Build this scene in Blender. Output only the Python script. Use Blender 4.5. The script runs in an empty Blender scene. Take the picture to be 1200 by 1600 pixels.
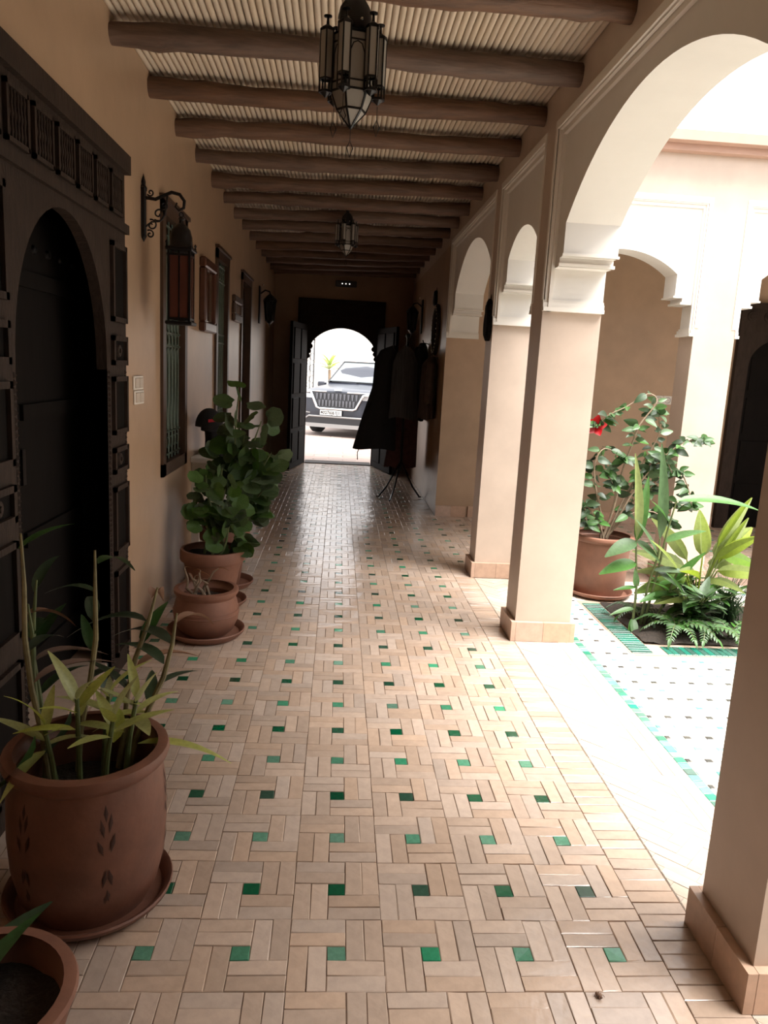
import bpy, math, random
from mathutils import Vector, Matrix, Euler
random.seed(7)
R_ = random.Random(11)
SC = bpy.context.scene
COL = SC.collection
pi = math.pi

# ------------------------------------------------------------------ camera
def cam_axes(yaw, pitch, roll):
    cy, sy, cp, sp = math.cos(yaw), math.sin(yaw), math.cos(pitch), math.sin(pitch)
    f = Vector((sy*cp, cy*cp, -sp)); r = Vector((cy, -sy, 0)); u = r.cross(f)
    c, s = math.cos(roll), math.sin(roll)
    return r*c + u*s, u*c - r*s, f
cr_, cu_, cf_ = cam_axes(math.radians(3.8331), math.radians(10.6424), math.radians(3.0663))
cd = bpy.data.cameras.new('camera'); cam = bpy.data.objects.new('camera', cd); COL.objects.link(cam)
cam.matrix_world = Matrix(((cr_.x, cu_.x, -cf_.x, 0), (cr_.y, cu_.y, -cf_.y, 0), (cr_.z, cu_.z, -cf_.z, 1.51514), (0, 0, 0, 1)))
cd.sensor_fit = 'HORIZONTAL'; cd.sensor_width = 36; cd.lens = 1184.2*36/1200
cd.clip_start = .02; cd.clip_end = 300
SC.camera = cam

# ------------------------------------------------------------------ sky, sun, exposure
W = bpy.data.worlds.new('sky'); SC.world = W; W.use_nodes = True
bg = W.node_tree.nodes['Background']
bg.inputs['Color'].default_value = (.97, .98, 1.0, 1); bg.inputs['Strength'].default_value = 1.15
sd = bpy.data.lights.new('sun', 'SUN'); sd.energy = 4.6; sd.angle = math.radians(46); sd.color = (1, .97, .925)
sun = bpy.data.objects.new('sun', sd); COL.objects.link(sun)
sun.rotation_euler = Vector((-.33, .29, -1)).to_track_quat('-Z', 'Y').to_euler()
sun.location = (3, 2, 9)
vs = SC.view_settings
vs.view_transform = 'Standard'; vs.look = 'None'; vs.exposure = 1.55; vs.gamma = 1; vs.use_curve_mapping = False

# ------------------------------------------------------------------ materials
MATS = {}
def mat(name, c, rough=.6, metal=0, var=0, noise=0, nscale=8, bump=0, bscale=40, spec=.5, c2=None, stretch=None, trans=0, coat=0, emit=0):
    if name in MATS: return MATS[name]
    m = bpy.data.materials.new(name); m.use_nodes = True; MATS[name] = m
    nt = m.node_tree; N = nt.nodes; L = nt.links
    b = N['Principled BSDF']; out = N['Material Output']
    b.inputs['Roughness'].default_value = rough; b.inputs['Metallic'].default_value = metal
    b.inputs['Specular IOR Level'].default_value = spec
    b.inputs['Coat Weight'].default_value = coat; b.inputs['Coat Roughness'].default_value = .05
    col = N.new('ShaderNodeRGB'); col.outputs[0].default_value = (*c, 1); cur = col.outputs[0]
    def coords(sc):
        tc = N.new('ShaderNodeTexCoord'); mp = N.new('ShaderNodeMapping')
        s = stretch or (1, 1, 1)
        mp.inputs['Scale'].default_value = (s[0]*sc, s[1]*sc, s[2]*sc)
        L.new(tc.outputs['Object'], mp.inputs['Vector']); return mp.outputs['Vector']
    if noise:
        nz = N.new('ShaderNodeTexNoise'); nz.inputs['Scale'].default_value = 1; nz.inputs['Detail'].default_value = 5; nz.inputs['Roughness'].default_value = .6
        L.new(coords(nscale), nz.inputs['Vector'])
        rp = N.new('ShaderNodeMapRange'); rp.inputs['From Min'].default_value = .3; rp.inputs['From Max'].default_value = .7
        L.new(nz.outputs['Fac'], rp.inputs['Value'])
        mx = N.new('ShaderNodeMix'); mx.data_type = 'RGBA'; mx.blend_type = 'MIX'
        k = c2 or tuple(max(0, x*(1-noise)) for x in c)
        L.new(rp.outputs['Result'], mx.inputs[0]); L.new(cur, mx.inputs[6]); mx.inputs[7].default_value = (*k, 1)
        cur = mx.outputs[2]
    if var:
        g = N.new('ShaderNodeNewGeometry'); oi = N.new('ShaderNodeObjectInfo')
        ad = N.new('ShaderNodeMath'); ad.operation = 'ADD'; L.new(g.outputs['Random Per Island'], ad.inputs[0]); L.new(oi.outputs['Random'], ad.inputs[1])
        fr = N.new('ShaderNodeMath'); fr.operation = 'FRACT'; L.new(ad.outputs[0], fr.inputs[0])
        hs = N.new('ShaderNodeHueSaturation')
        mr = N.new('ShaderNodeMapRange'); mr.inputs['To Min'].default_value = 1-var; mr.inputs['To Max'].default_value = 1+var
        L.new(fr.outputs[0], mr.inputs['Value']); L.new(mr.outputs['Result'], hs.inputs['Value'])
        m2 = N.new('ShaderNodeMath'); m2.operation = 'MULTIPLY'; m2.inputs[1].default_value = 7.31; L.new(fr.outputs[0], m2.inputs[0])
        f2 = N.new('ShaderNodeMath'); f2.operation = 'FRACT'; L.new(m2.outputs[0], f2.inputs[0])
        mr2 = N.new('ShaderNodeMapRange'); mr2.inputs['To Min'].default_value = 1-var*1.4; mr2.inputs['To Max'].default_value = 1+var*.9
        L.new(f2.outputs[0], mr2.inputs['Value']); L.new(mr2.outputs['Result'], hs.inputs['Saturation'])
        L.new(cur, hs.inputs['Color']); cur = hs.outputs['Color']
    L.new(cur, b.inputs['Base Color'])
    if bump:
        nb = N.new('ShaderNodeTexNoise'); nb.inputs['Scale'].default_value = 1; nb.inputs['Detail'].default_value = 4
        L.new(coords(bscale), nb.inputs['Vector'])
        bp = N.new('ShaderNodeBump'); bp.inputs['Strength'].default_value = bump; bp.inputs['Distance'].default_value = .01
        L.new(nb.outputs['Fac'], bp.inputs['Height']); L.new(bp.outputs['Normal'], b.inputs['Normal'])
    if trans:
        t = N.new('ShaderNodeBsdfTranslucent'); L.new(cur, t.inputs['Color'])
        ms = N.new('ShaderNodeMixShader'); ms.inputs[0].default_value = trans
        L.new(b.outputs[0], ms.inputs[1]); L.new(t.outputs[0], ms.inputs[2]); L.new(ms.outputs[0], out.inputs['Surface'])
    if emit:
        b.inputs['Emission Color'].default_value = (*c, 1); b.inputs['Emission Strength'].default_value = emit
    return m
def glass(name, c, rough=.1, alpha=.5):
    m = bpy.data.materials.new(name); m.use_nodes = True; MATS[name] = m
    nt = m.node_tree; N = nt.nodes; L = nt.links; b = N['Principled BSDF']
    b.inputs['Base Color'].default_value = (*c, 1); b.inputs['Roughness'].default_value = rough; b.inputs['Specular IOR Level'].default_value = .6
    t = N.new('ShaderNodeBsdfTransparent'); t.inputs['Color'].default_value = (*[min(1, x*1.3+.15) for x in c], 1)
    ms = N.new('ShaderNodeMixShader'); ms.inputs[0].default_value = alpha
    L.new(t.outputs[0], ms.inputs[1]); L.new(b.outputs[0], ms.inputs[2]); L.new(ms.outputs[0], N['Material Output'].inputs['Surface'])
    return m

M_BRICK = mat('terracotta_brick', (.52, .385, .295), rough=.2, spec=.6, var=.12, noise=.25, nscale=26, bump=.1, bscale=45, c2=(.44, .325, .25))
M_PALE = mat('overlit_brick', (.60, .48, .385), rough=.35, var=.1, noise=.15, nscale=20, bump=.15, bscale=50)  # same brick as the floor, lightened to paint in the glare between pillars
M_MORTAR = mat('mortar', (.27, .18, .13), rough=.9, noise=.3, nscale=40)
M_GDARK = mat('glazed_dark_green', (.010, .085, .040), rough=.18, var=.3, noise=.3, nscale=60, bump=.1)
M_GLIGHT = mat('glazed_mint_green', (.075, .29, .165), rough=.2, var=.25, noise=.3, nscale=60, bump=.1)
M_TEAL = mat('glazed_teal', (.20, .50, .42), rough=.2, var=.25, noise=.2, nscale=60)
M_DOT = mat('glazed_charcoal', (.10, .095, .085), rough=.25, var=.35, noise=.2, nscale=60)
M_WHITET = mat('glazed_cream', (.74, .70, .62), rough=.25, var=.06, noise=.1, nscale=60)
M_WALL = mat('tan_tadelakt', (.47, .318, .205), rough=.36, noise=.22, nscale=2.2, bump=.06, bscale=14)
M_PILLAR = mat('beige_tadelakt', (.60, .475, .385), rough=.45, noise=.16, nscale=3.2, bump=.05, bscale=14)
M_WHITE = mat('white_plaster', (.80, .765, .715), rough=.7, noise=.05, nscale=4)
M_TRIM = mat('white_moulding', (.82, .77, .70), rough=.55)
M_REED = mat('plastered_reed', (.62, .505, .385), rough=.75, var=.06, noise=.18, nscale=9, stretch=(3, .4, 3))
M_BEAM = mat('beam_wood', (.17, .09, .054), rough=.65, var=.12, noise=.55, nscale=14, stretch=(.25, 2.5, 2.5), bump=.6, bscale=22)
M_DWOOD = mat('dark_carved_wood', (.038, .023, .016), rough=.7, spec=.25, noise=.5, nscale=22, stretch=(1, 2, .4), bump=.35, bscale=60)
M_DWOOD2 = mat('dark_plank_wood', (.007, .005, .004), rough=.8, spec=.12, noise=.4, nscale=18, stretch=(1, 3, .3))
M_FWOOD = mat('window_wood', (.075, .04, .025), rough=.4, noise=.4, nscale=20, stretch=(1, 2, .4))
M_IRON = mat('black_iron', (.018, .016, .016), rough=.38, metal=.6, noise=.3, nscale=30)
M_GIRON = mat('green_iron', (.075, .105, .075), rough=.45, noise=.4, nscale=30)
M_TERRA = mat('terracotta_pot', (.20, .082, .05), rough=.5, noise=.4, nscale=9, bump=.12, bscale=30, c2=(.13, .052, .032))
M_TERRA2 = mat('weathered_terracotta', (.27, .12, .075), rough=.6, noise=.4, nscale=7, bump=.12, bscale=30, c2=(.19, .085, .055))
M_SOIL = mat('soil', (.035, .024, .017), rough=.95, noise=.5, nscale=40, bump=1, bscale=70)
M_LDARK = mat('leaf_dark', (.04, .085, .028), rough=.42, var=.3, trans=.25, noise=.3, nscale=14)
M_LMID = mat('leaf_mid', (.11, .23, .075), rough=.38, var=.28, trans=.35, noise=.3, nscale=14)
M_LBRIGHT = mat('leaf_lime', (.50, .53, .15), rough=.4, var=.2, trans=.4, noise=.25, nscale=14)
M_LYEL = mat('leaf_yellow_green', (.30, .38, .08), rough=.4, var=.22, trans=.4, noise=.25, nscale=14)
M_LGER = mat('leaf_rounded_green', (.085, .155, .045), rough=.45, var=.28, trans=.3, noise=.3, nscale=14)
M_STEM = mat('stem_green', (.12, .15, .05), rough=.55, noise=.4, nscale=20)
M_CANE = mat('dry_cane', (.24, .20, .09), rough=.6, noise=.5, nscale=20)
M_TWIG = mat('pale_twig', (.34, .25, .17), rough=.75, noise=.4, nscale=30)
M_DRY = mat('dry_leaf', (.22, .10, .045), rough=.7, var=.25, trans=.2)
M_RED = mat('red_petal', (.62, .012, .02), rough=.5, var=.15, trans=.3)
M_PLASTIC = mat('white_plastic', (.72, .67, .6), rough=.4)
M_BLACK = mat('black_cloth', (.012, .011, .011), rough=.9, noise=.4, nscale=20)
M_BROWNC = mat('brown_cloth', (.06, .036, .026), rough=.9, noise=.4, nscale=20)
M_GREYC = mat('grey_cloth', (.07, .068, .07), rough=.9, noise=.5, nscale=16, stretch=(3, 3, .2))
M_ROSE = mat('dark_rose_cloth', (.11, .045, .04), rough=.9, noise=.4, nscale=20)
M_REDLAB = mat('red_label', (.45, .01, .02), rough=.6)
M_LGLASS = glass('frosted_lantern_glass', (.36, .33, .29), .35, .82)
M_RGLASS = glass('red_lantern_glass', (.09, .03, .02), .25, .9)
M_DGLASS = glass('dark_window_glass', (.015, .017, .016), .08, .93)
M_MIRROR = mat('mirror_glass', (.55, .5, .45), rough=.06, metal=1)
M_REDWOOD = mat('reddish_frame_wood', (.10, .036, .02), rough=.3, noise=.4, nscale=20)
M_BRASS = mat('silver_stud', (.7, .66, .6), rough=.25, metal=1)
M_PRINT = mat('faded_print', (.20, .115, .07), rough=.6, noise=.6, nscale=12)

# ------------------------------------------------------------------ helpers
class MB:
    def __init__(s): s.v = []; s.f = []
    def add(s, vs, fs):
        o = len(s.v); s.v += [tuple(v) for v in vs]; s.f += [tuple(i+o for i in f) for f in fs]; return s
    def box(s, x0, x1, y0, y1, z0, z1):
        v = [(x, y, z) for z in (z0, z1) for y in (y0, y1) for x in (x0, x1)]
        return s.add(v, [(0, 2, 3, 1), (4, 5, 7, 6), (0, 1, 5, 4), (2, 6, 7, 3), (0, 4, 6, 2), (1, 3, 7, 5)])
    def bbox(s, x0, x1, y0, y1, z0, z1, c=.004):      # box with chamfered top edge
        v = [(x0, y0, z0), (x1, y0, z0), (x1, y1, z0), (x0, y1, z0), (x0, y0, z1-c), (x1, y0, z1-c), (x1, y1, z1-c), (x0, y1, z1-c),
             (x0+c, y0+c, z1), (x1-c, y0+c, z1), (x1-c, y1-c, z1), (x0+c, y1-c, z1)]
        f = [(8, 9, 10, 11)] + [(i, (i+1) % 4, 4+(i+1) % 4, 4+i) for i in range(4)] + [(4+i, 4+(i+1) % 4, 8+(i+1) % 4, 8+i) for i in range(4)]
        return s.add(v, f)
    def cbox(s, x0, x1, y0, y1, z0, z1, c=.01):       # box chamfered on every edge (8 corners cut)
        import itertools
        v = []; 
        for z, zz in ((z0, 1), (z1, -1)):
            for y, yy in ((y0, 1), (y1, -1)):
                for x, xx in ((x0, 1), (x1, -1)):
                    v += [(x+xx*c, y+yy*c, z), (x+xx*c, y, z+zz*c), (x, y+yy*c, z+zz*c)]
        I = lambda a, b, cc, k: (a*4+b*2+cc)*3+k
        f = [(I(0,0,0,0), I(0,1,0,0), I(0,1,1,0), I(0,0,1,0)), (I(1,0,0,0), I(1,0,1,0), I(1,1,1,0), I(1,1,0,0)),
             (I(0,0,0,1), I(0,0,1,1), I(1,0,1,1), I(1,0,0,1)), (I(0,1,0,1), I(1,1,0,1), I(1,1,1,1), I(0,1,1,1)),
             (I(0,0,0,2), I(1,0,0,2), I(1,1,0,2), I(0,1,0,2)), (I(0,0,1,2), I(0,1,1,2), I(1,1,1,2), I(1,0,1,2))]
        for a in (0, 1):
            for b in (0, 1):
                f += [(I(a,b,0,0), I(a,b,1,0), I(a,b,1,1), I(a,b,0,1)), (I(a,0,b,0), I(a,1,b,0), I(a,1,b,2), I(a,0,b,2)), (I(0,a,b,1), I(1,a,b,1), I(1,a,b,2), I(0,a,b,2))]
                for d in (0, 1): f.append((I(a,b,d,0), I(a,b,d,1), I(a,b,d,2)))
        return s.add(v, f)
    def obox(s, c, ax, ay, az):                      # oriented box, half axes
        c, ax, ay, az = map(Vector, (c, ax, ay, az)); v = [c+ax*i+ay*j+az*k for k in (-1, 1) for j in (-1, 1) for i in (-1, 1)]
        return s.add(v, [(0, 2, 3, 1), (4, 5, 7, 6), (0, 1, 5, 4), (2, 6, 7, 3), (0, 4, 6, 2), (1, 3, 7, 5)])
    def bar(s, a, b, w, h=None, up=(0, 0, 1)):
        a, b = Vector(a), Vector(b); d = (b-a); l = d.length/2; d.normalize(); u = Vector(up)
        if abs(d.dot(u)) > .98: u = Vector((1, 0, 0))
        r = d.cross(u).normalized(); u = r.cross(d); h = h or w
        return s.obox((a+b)/2, d*l, r*w/2, u*h/2)
    def tube(s, path, r, n=8, closed=False, caps=True):
        P = [Vector(p) for p in path]; m = len(P); rr = r if isinstance(r, (list, tuple)) else [r]*m
        vs = []; prev = None
        for i, p in enumerate(P):
            if closed: t = P[(i+1) % m]-P[i-1]
            else: t = P[min(i+1, m-1)]-P[max(i-1, 0)]
            t.normalize()
            if prev is None:
                u = Vector((0, 0, 1)) if abs(t.z) < .9 else Vector((1, 0, 0))
                a = t.cross(u).normalized()
            else:
                a = prev - t*prev.dot(t)
                a = a.normalized() if a.length > 1e-6 else t.orthogonal().normalized()
            prev = a; b = t.cross(a)
            vs += [p+(a*math.cos(2*pi*k/n)+b*math.sin(2*pi*k/n))*rr[i] for k in range(n)]
        fs = []
        for i in range(m if closed else m-1):
            j = (i+1) % m
            fs += [(i*n+k, i*n+(k+1) % n, j*n+(k+1) % n, j*n+k) for k in range(n)]
        if caps and not closed: fs += [tuple(range(n-1, -1, -1)), tuple((m-1)*n+k for k in range(n))]
        return s.add(vs, fs)
    def lathe(s, prof, n=32, c=(0, 0, 0), close=False):   # prof [(r,z)], r==0 allowed at the ends
        vs = []; idx = []
        for r, z in prof:
            if r < 1e-6: idx.append([len(vs)]); vs.append((c[0], c[1], c[2]+z))
            else:
                idx.append(list(range(len(vs), len(vs)+n)))
                vs += [(c[0]+r*math.cos(2*pi*k/n), c[1]+r*math.sin(2*pi*k/n), c[2]+z) for k in range(n)]
        fs = []
        for A, B in list(zip(idx, idx[1:])) + ([(idx[-1], idx[0])] if close else []):
            for k in range(n):
                a, a2, b, b2 = A[k % len(A)], A[(k+1) % len(A)], B[k % len(B)], B[(k+1) % len(B)]
                q = []
                for x in (a, a2, b2, b):
                    if x not in q: q.append(x)
                if len(q) > 2: fs.append(tuple(q))
        return s.add(vs, fs)
    def prism(s, poly, fn, a, b):                    # poly [(p,q)] -> fn(p,q,t)
        n = len(poly); vs = [fn(p, q, a) for p, q in poly]+[fn(p, q, b) for p, q in poly]
        return s.add(vs, [tuple(range(n-1, -1, -1)), tuple(range(n, 2*n))]+[(i, (i+1) % n, n+(i+1) % n, n+i) for i in range(n)])
    def mesh(s, name, m, smooth=False, ang=None):
        me = bpy.data.meshes.new(name); me.from_pydata(s.v, [], s.f); me.materials.append(m)
        import bmesh
        if len(s.f) < 60000:
            bm = bmesh.new(); bm.from_mesh(me); bmesh.ops.recalc_face_normals(bm, faces=bm.faces); bm.to_mesh(me); bm.free()
        if smooth:
            for p in me.polygons: p.use_smooth = True
            if ang is not None:
                try: me.set_sharp_from_angle(angle=math.radians(ang))
                except Exception: pass
        me.update(); return me
    def build(s, name, m, parent=None, smooth=False, ang=40, **k):
        return link(name, s.mesh(name, m, smooth, ang), parent, **k)
def link(name, data, parent=None, loc=(0, 0, 0), rot=(0, 0, 0), mw=None, label=None):
    o = bpy.data.objects.new(name, data); COL.objects.link(o)
    if parent: o.parent = parent
    o.location = loc; o.rotation_euler = rot
    if mw is not None: o.matrix_local = mw
    if label: o['label'] = label
    return o
def tag(o, label, cat, group=None, kind=None):
    o['label'] = label; o['category'] = cat
    if group: o['group'] = group
    if kind: o['kind'] = kind
    return o
def thing(name, label, cat, loc=(0, 0, 0), rz=0, group=None, kind=None):
    o = bpy.data.objects.new(name, None); COL.objects.link(o); o.location = loc; o.rotation_euler = (0, 0, rz)
    o.empty_display_size = .1
    return tag(o, label, cat, group, kind)
def struct(o, label, cat):
    return tag(o, label, cat, kind='structure')
def frame_m(p, d, up=(0, 0, 1), s=1.0, roll=0):
    d = Vector(d).normalized(); u = Vector(up)
    if abs(d.dot(u)) > .98: u = Vector((0, 1, 0)) if abs(d.y) < .9 else Vector((1, 0, 0))
    x = d.cross(u).normalized(); z = x.cross(d)
    if roll:
        c, q = math.cos(roll), math.sin(roll); x, z = x*c+z*q, z*c-x*q
    sx = s if isinstance(s, (tuple, list)) else (s, s, s)
    return Matrix(((x.x*sx[0], d.x*sx[1], z.x*sx[2], p[0]), (x.y*sx[0], d.y*sx[1], z.y*sx[2], p[1]), (x.z*sx[0], d.z*sx[1], z.z*sx[2], p[2]), (0, 0, 0, 1)))

# ------------------------------------------------------------------ floor: pinwheel of bricks round green tiles
P = .25; w = .05; Lb = .15; GX = .0532; GY = 1.7458; G = .0010
fl = struct(MB().box(-1.36, 1.44, -2.6, 12.0, -.08, -.004).box(1.44, 5.0, 5.56, 8.0, -.08, -.004).build('floor', M_MORTAR), 'terracotta brick floor of the covered passage in a pinwheel pattern with green tiles', 'floor')
def brick_mesh(lx, ly, m, name, seed):
    r = random.Random(seed); b = MB(); b.bbox(-lx/2+G, lx/2-G, -ly/2+G, ly/2-G, -.03, 0, .0016)
    b.v = [(x+r.uniform(-.0011, .0011), y+r.uniform(-.0011, .0011), z+(r.uniform(-.0009, .0009) if z > -.01 else 0)) for x, y, z in b.v]
    return b.mesh(name, m)
BH = [brick_mesh(Lb, w, M_BRICK, 'brick', i) for i in range(6)]
BV = [brick_mesh(w, Lb, M_BRICK, 'brick', i+20) for i in range(6)]
GD = [brick_mesh(w, w, M_GDARK, 'green_tile', i+40) for i in range(3)]
GL = [brick_mesh(w, w, M_GLIGHT, 'green_tile', i+50) for i in range(3)]
cellp = []
for (x0, x1, y0, y1, hor) in ((-2.5, .5, .5, 2.5, 1), (.5, 2.5, -.5, 2.5, 0), (-.5, 2.5, -2.5, -.5, 1), (-2.5, -.5, -2.5, .5, 0)):
    for k in (0, 1):
        if hor: cellp.append(((x0+x1)/2*w, (y0+.5+k)*w, 1))
        else: cellp.append(((x0+.5+k)*w, (y0+y1)/2*w, 0))
cells = []
for i in range(-9, 42):
    for j in range(-3, 5): cells.append((GX+(j-1)*P, GY+i*P, i, j))
for i in range(17, 26):
    for j in range(5, 21): cells.append((GX+(j-1)*P, GY+i*P, i, j))
def in_view(x, y): return y > 1.32 and abs(x-.06*y) < .6*y+.3
vis = sorted([c for c in cells if in_view(c[0], c[1])], key=lambda c: c[1])
near = set((c[2], c[3]) for c in vis[:37])
nearg = set((c[2], c[3]) for c in vis[:296])
stuff = MB(); stuffg = MB()
def jig(b, n0, amt=.0009, a2=.0011):
    for q in range(n0, len(b.v)):
        x, y, z = b.v[q]
        b.v[q] = (x+R_.uniform(-a2, a2), y+R_.uniform(-a2, a2), z+(R_.uniform(-amt, amt) if z > -.01 else 0))
for cx, cy, i, j in cells:
    for dx, dy, hor in cellp:
        if (i, j) in near:
            o = link('brick', R_.choice(BH if hor else BV), fl, (cx+dx, cy+dy, R_.uniform(-.0008, .0006)), (R_.uniform(-.006, .006), R_.uniform(-.006, .006), R_.choice((0, pi))+R_.uniform(-.006, .006)))
        else:
            a, b_ = (Lb/2, w/2) if hor else (w/2, Lb/2); n0 = len(stuff.v)
            stuff.bbox(cx+dx-a+G, cx+dx+a-G, cy+dy-b_+G, cy+dy+b_-G, -.03, R_.uniform(-.0008, .0006), .0016); jig(stuff, n0)
    dark = i % 2 != 0
    if (i, j) in nearg:
        link('green_tile', R_.choice(GD if dark else GL), fl, (cx, cy, R_.uniform(-.0008, .0004)), (0, 0, R_.choice((0, 1, 2, 3))*pi/2))
    else:
        stuffg.bbox(cx-w/2+G, cx+w/2-G, cy-w/2+G, cy+w/2-G, -.03, 0, .0016)
o = stuff.build('brick_field', M_BRICK, fl); o['kind'] = 'stuff'
o = stuffg.build('green_tile_field', M_GLIGHT, fl); o['kind'] = 'stuff'
# soldier course beside the pillars, band and diagonal bricks between pillars, green edging
y = -.6; k = 0
while y < 11.95:
    if 5.86 < y < 7.95: y += w+.001; continue
    link('border_brick', BH[k % 6], fl, (1.003, y+w/2, R_.uniform(-.0008, .0006)), (R_.uniform(-.006, .006), R_.uniform(-.006, .006), 0)); y += w+.001; k += 1
MB().box(1.08, 1.44, .1, 5.5, -.02, -.0022).build('pale_bedding', mat('pale_mortar', (.50, .44, .37), rough=.9), fl)
HB = [brick_mesh(Lb, w, M_PALE, 'paving_brick', i+70) for i in range(4)]
HV = [brick_mesh(w, .2, M_PALE, 'edge_brick', i+80) for i in range(4)]
def clip_diag(x0, x1, y0, y1):
    # 45 degree herringbone pairs, cut at the band edges
    a = .0707/2*0+w*math.sqrt(2)
    c45 = math.sqrt(.5)
    res = []
    import itertools
    for m in range(-40, 160):
        for n in range(-6, 12):
            # herringbone lattice in rotated frame
            for kind in (0, 1):
                u = m*w + n*Lb; v_ = m*w - n*Lb
                if kind == 0: uu, vv, lu, lv = u+Lb/2, v_+w/2, Lb/2, w/2
                else: uu, vv, lu, lv = u+w/2-0*w, v_+w+Lb/2, w/2, Lb/2
                px = x0+(uu-vv)*c45-.3; py = y0-1+(uu+vv)*c45
                if x0-.12 < px < x1+.12 and y0-.12 < py < y1+.12: res.append((px, py, lu, lv))
    return res
def clip_poly(poly, x0, x1, y0, y1):
    for ax, lim, sg in ((0, x0, 1), (0, x1, -1), (1, y0, 1), (1, y1, -1)):
        out = []
        for a, b in zip(poly, poly[1:]+poly[:1]):
            da, db = (a[ax]-lim)*sg, (b[ax]-lim)*sg
            if da >= 0: out.append(a)
            if (da > 0 > db) or (da < 0 < db):
                t = da/(da-db); out.append((a[0]+(b[0]-a[0])*t, a[1]+(b[1]-a[1])*t))
        poly = out
        if len(poly) < 3: return None
    return poly
c45 = math.sqrt(.5)
ng = 0
for (y0, y1) in ((1.875, 4.14), (4.455, 5.5), (.5, 1.54)):
    for (px, py, lu, lv) in clip_diag(1.082, 1.332, y0, y1):
        lu -= G; lv -= G
        poly = [(px+(a-b)*c45, py+(a+b)*c45) for a, b in ((-lu, -lv), (lu, -lv), (lu, lv), (-lu, lv))]
        poly = clip_poly(poly, 1.082, 1.332, y0, y1)
        if not poly: continue
        ar = abs(sum(a[0]*b[1]-a[1]*b[0] for a, b in zip(poly, poly[1:]+poly[:1])))/2
        if ar < 6e-5 or ng > 297: continue
        cx = sum(p[0] for p in poly)/len(poly); cy = sum(p[1] for p in poly)/len(poly)
        MB().prism([(p[0]-cx, p[1]-cy) for p in poly], lambda p, q, t: (p, q, t), -.03, 0).build('paving_brick', M_PALE, fl, loc=(cx, cy, R_.uniform(-.0006, .0006))); ng += 1
    y = y0
    while y < y1-.05:
        link('edge_brick', R_.choice(HV), fl, (1.36, y+.1, 0)); link('edge_brick', R_.choice(HV), fl, (1.412, y+.1, 0)); y += .2
GE = [brick_mesh(.044, .044, mat('edging_green', (.10, .32, .22), rough=.22, var=.35, noise=.2, nscale=60) if i % 3 else M_TEAL, 'edging_tile', i+90) for i in range(5)]
# ------------------------------------------------------------------ courtyard floor
cf = struct(MB().box(1.44, 7.0, .1, 5.56, -.08, -.003).build('floor_courtyard', mat('pale_mortar', (.50, .46, .40), rough=.9)), 'sunlit cream tiled courtyard floor with rows of small dark and teal tiles', 'floor')
y = .5
while y < 5.5:
    link('edging_tile', R_.choice(GE), cf, (1.463, y, R_.uniform(-.0006, .0006))); y += .046
p_ = .1; g_ = .03; lw = .035
mini = [(-.015, .0325, .065, .035), (.0325, .015, .035, .065), (.015, -.0325, .065, .035), (-.0325, -.015, .035, .065)]
def tile_mesh(lx, ly, m, nm):
    return MB().bbox(-lx/2+.001, lx/2-.001, -ly/2+.001, ly/2-.001, -.02, 0, .0016).mesh(nm, m)
TH, TV = tile_mesh(.065, .035, M_WHITET, 'cream_tile'), tile_mesh(.035, .065, M_WHITET, 'cream_tile')
TD, TT = tile_mesh(g_, g_, M_DOT, 'dot_tile'), tile_mesh(g_, g_, M_TEAL, 'dot_tile')
st = MB(); sdk = MB(); stl = MB(); nt_ = nd_ = 0
for m in range(-28, 25):
    for n in range(0, 30):
        cx = 1.586+n*p_; cy = 3.2+m*p_
        if cy > 5.45: continue
        if cx > 1.70 and 3.96 < cy < 4.98 and cx < 3.0: continue
        viz = 2.55 < cy < 4.0 and 1.5 < cx < 2.45
        for dx, dy, lx, ly in mini:
            if viz and nt_ < 230 and cx < 2.3:
                link('cream_tile', TH if lx > ly else TV, cf, (cx+dx, cy+dy, R_.uniform(-.0004, .0004))); nt_ += 1
            else: st.bbox(cx+dx-lx/2+.001, cx+dx+lx/2-.001, cy+dy-ly/2+.001, cy+dy+ly/2-.001, -.02, R_.uniform(-.0004, .0004), .0016)
        dk = m % 2 == 0
        if viz and nd_ < 296:
            link('dot_tile', TD if dk else TT, cf, (cx, cy, .0002)); nd_ += 1
        else: (sdk if dk else stl).bbox(cx-.014, cx+.014, cy-.014, cy+.014, -.02, 0, .0016)
for b, nm, mm in ((st, 'cream_tile_field', M_WHITET), (sdk, 'dark_dot_field', M_DOT), (stl, 'teal_dot_field', M_TEAL)):
    o = b.build(nm, mm, cf); o['kind'] = 'stuff'
TS = tile_mesh(.047, .068, M_WHITET, 'cream_tile'); DS = tile_mesh(.022, g_, M_DOT, 'dot_tile'); DS2 = tile_mesh(.022, g_, M_TEAL, 'dot_tile'); TQ = tile_mesh(.024, g_, M_WHITET, 'cream_tile')
for m in range(-8, 22):
    cy = 3.2+m*p_
    link('cream_tile', TS, cf, (1.511, cy+.05, 0)); link('dot_tile', DS if m % 2 == 0 else DS2, cf, (1.498, cy, .0002)); link('cream_tile', TQ, cf, (1.523, cy, 0))
MB().box(4.54, 6.95, .12, 5.5, -.02, 0).build('far_tiles', M_WHITET, cf)

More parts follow.
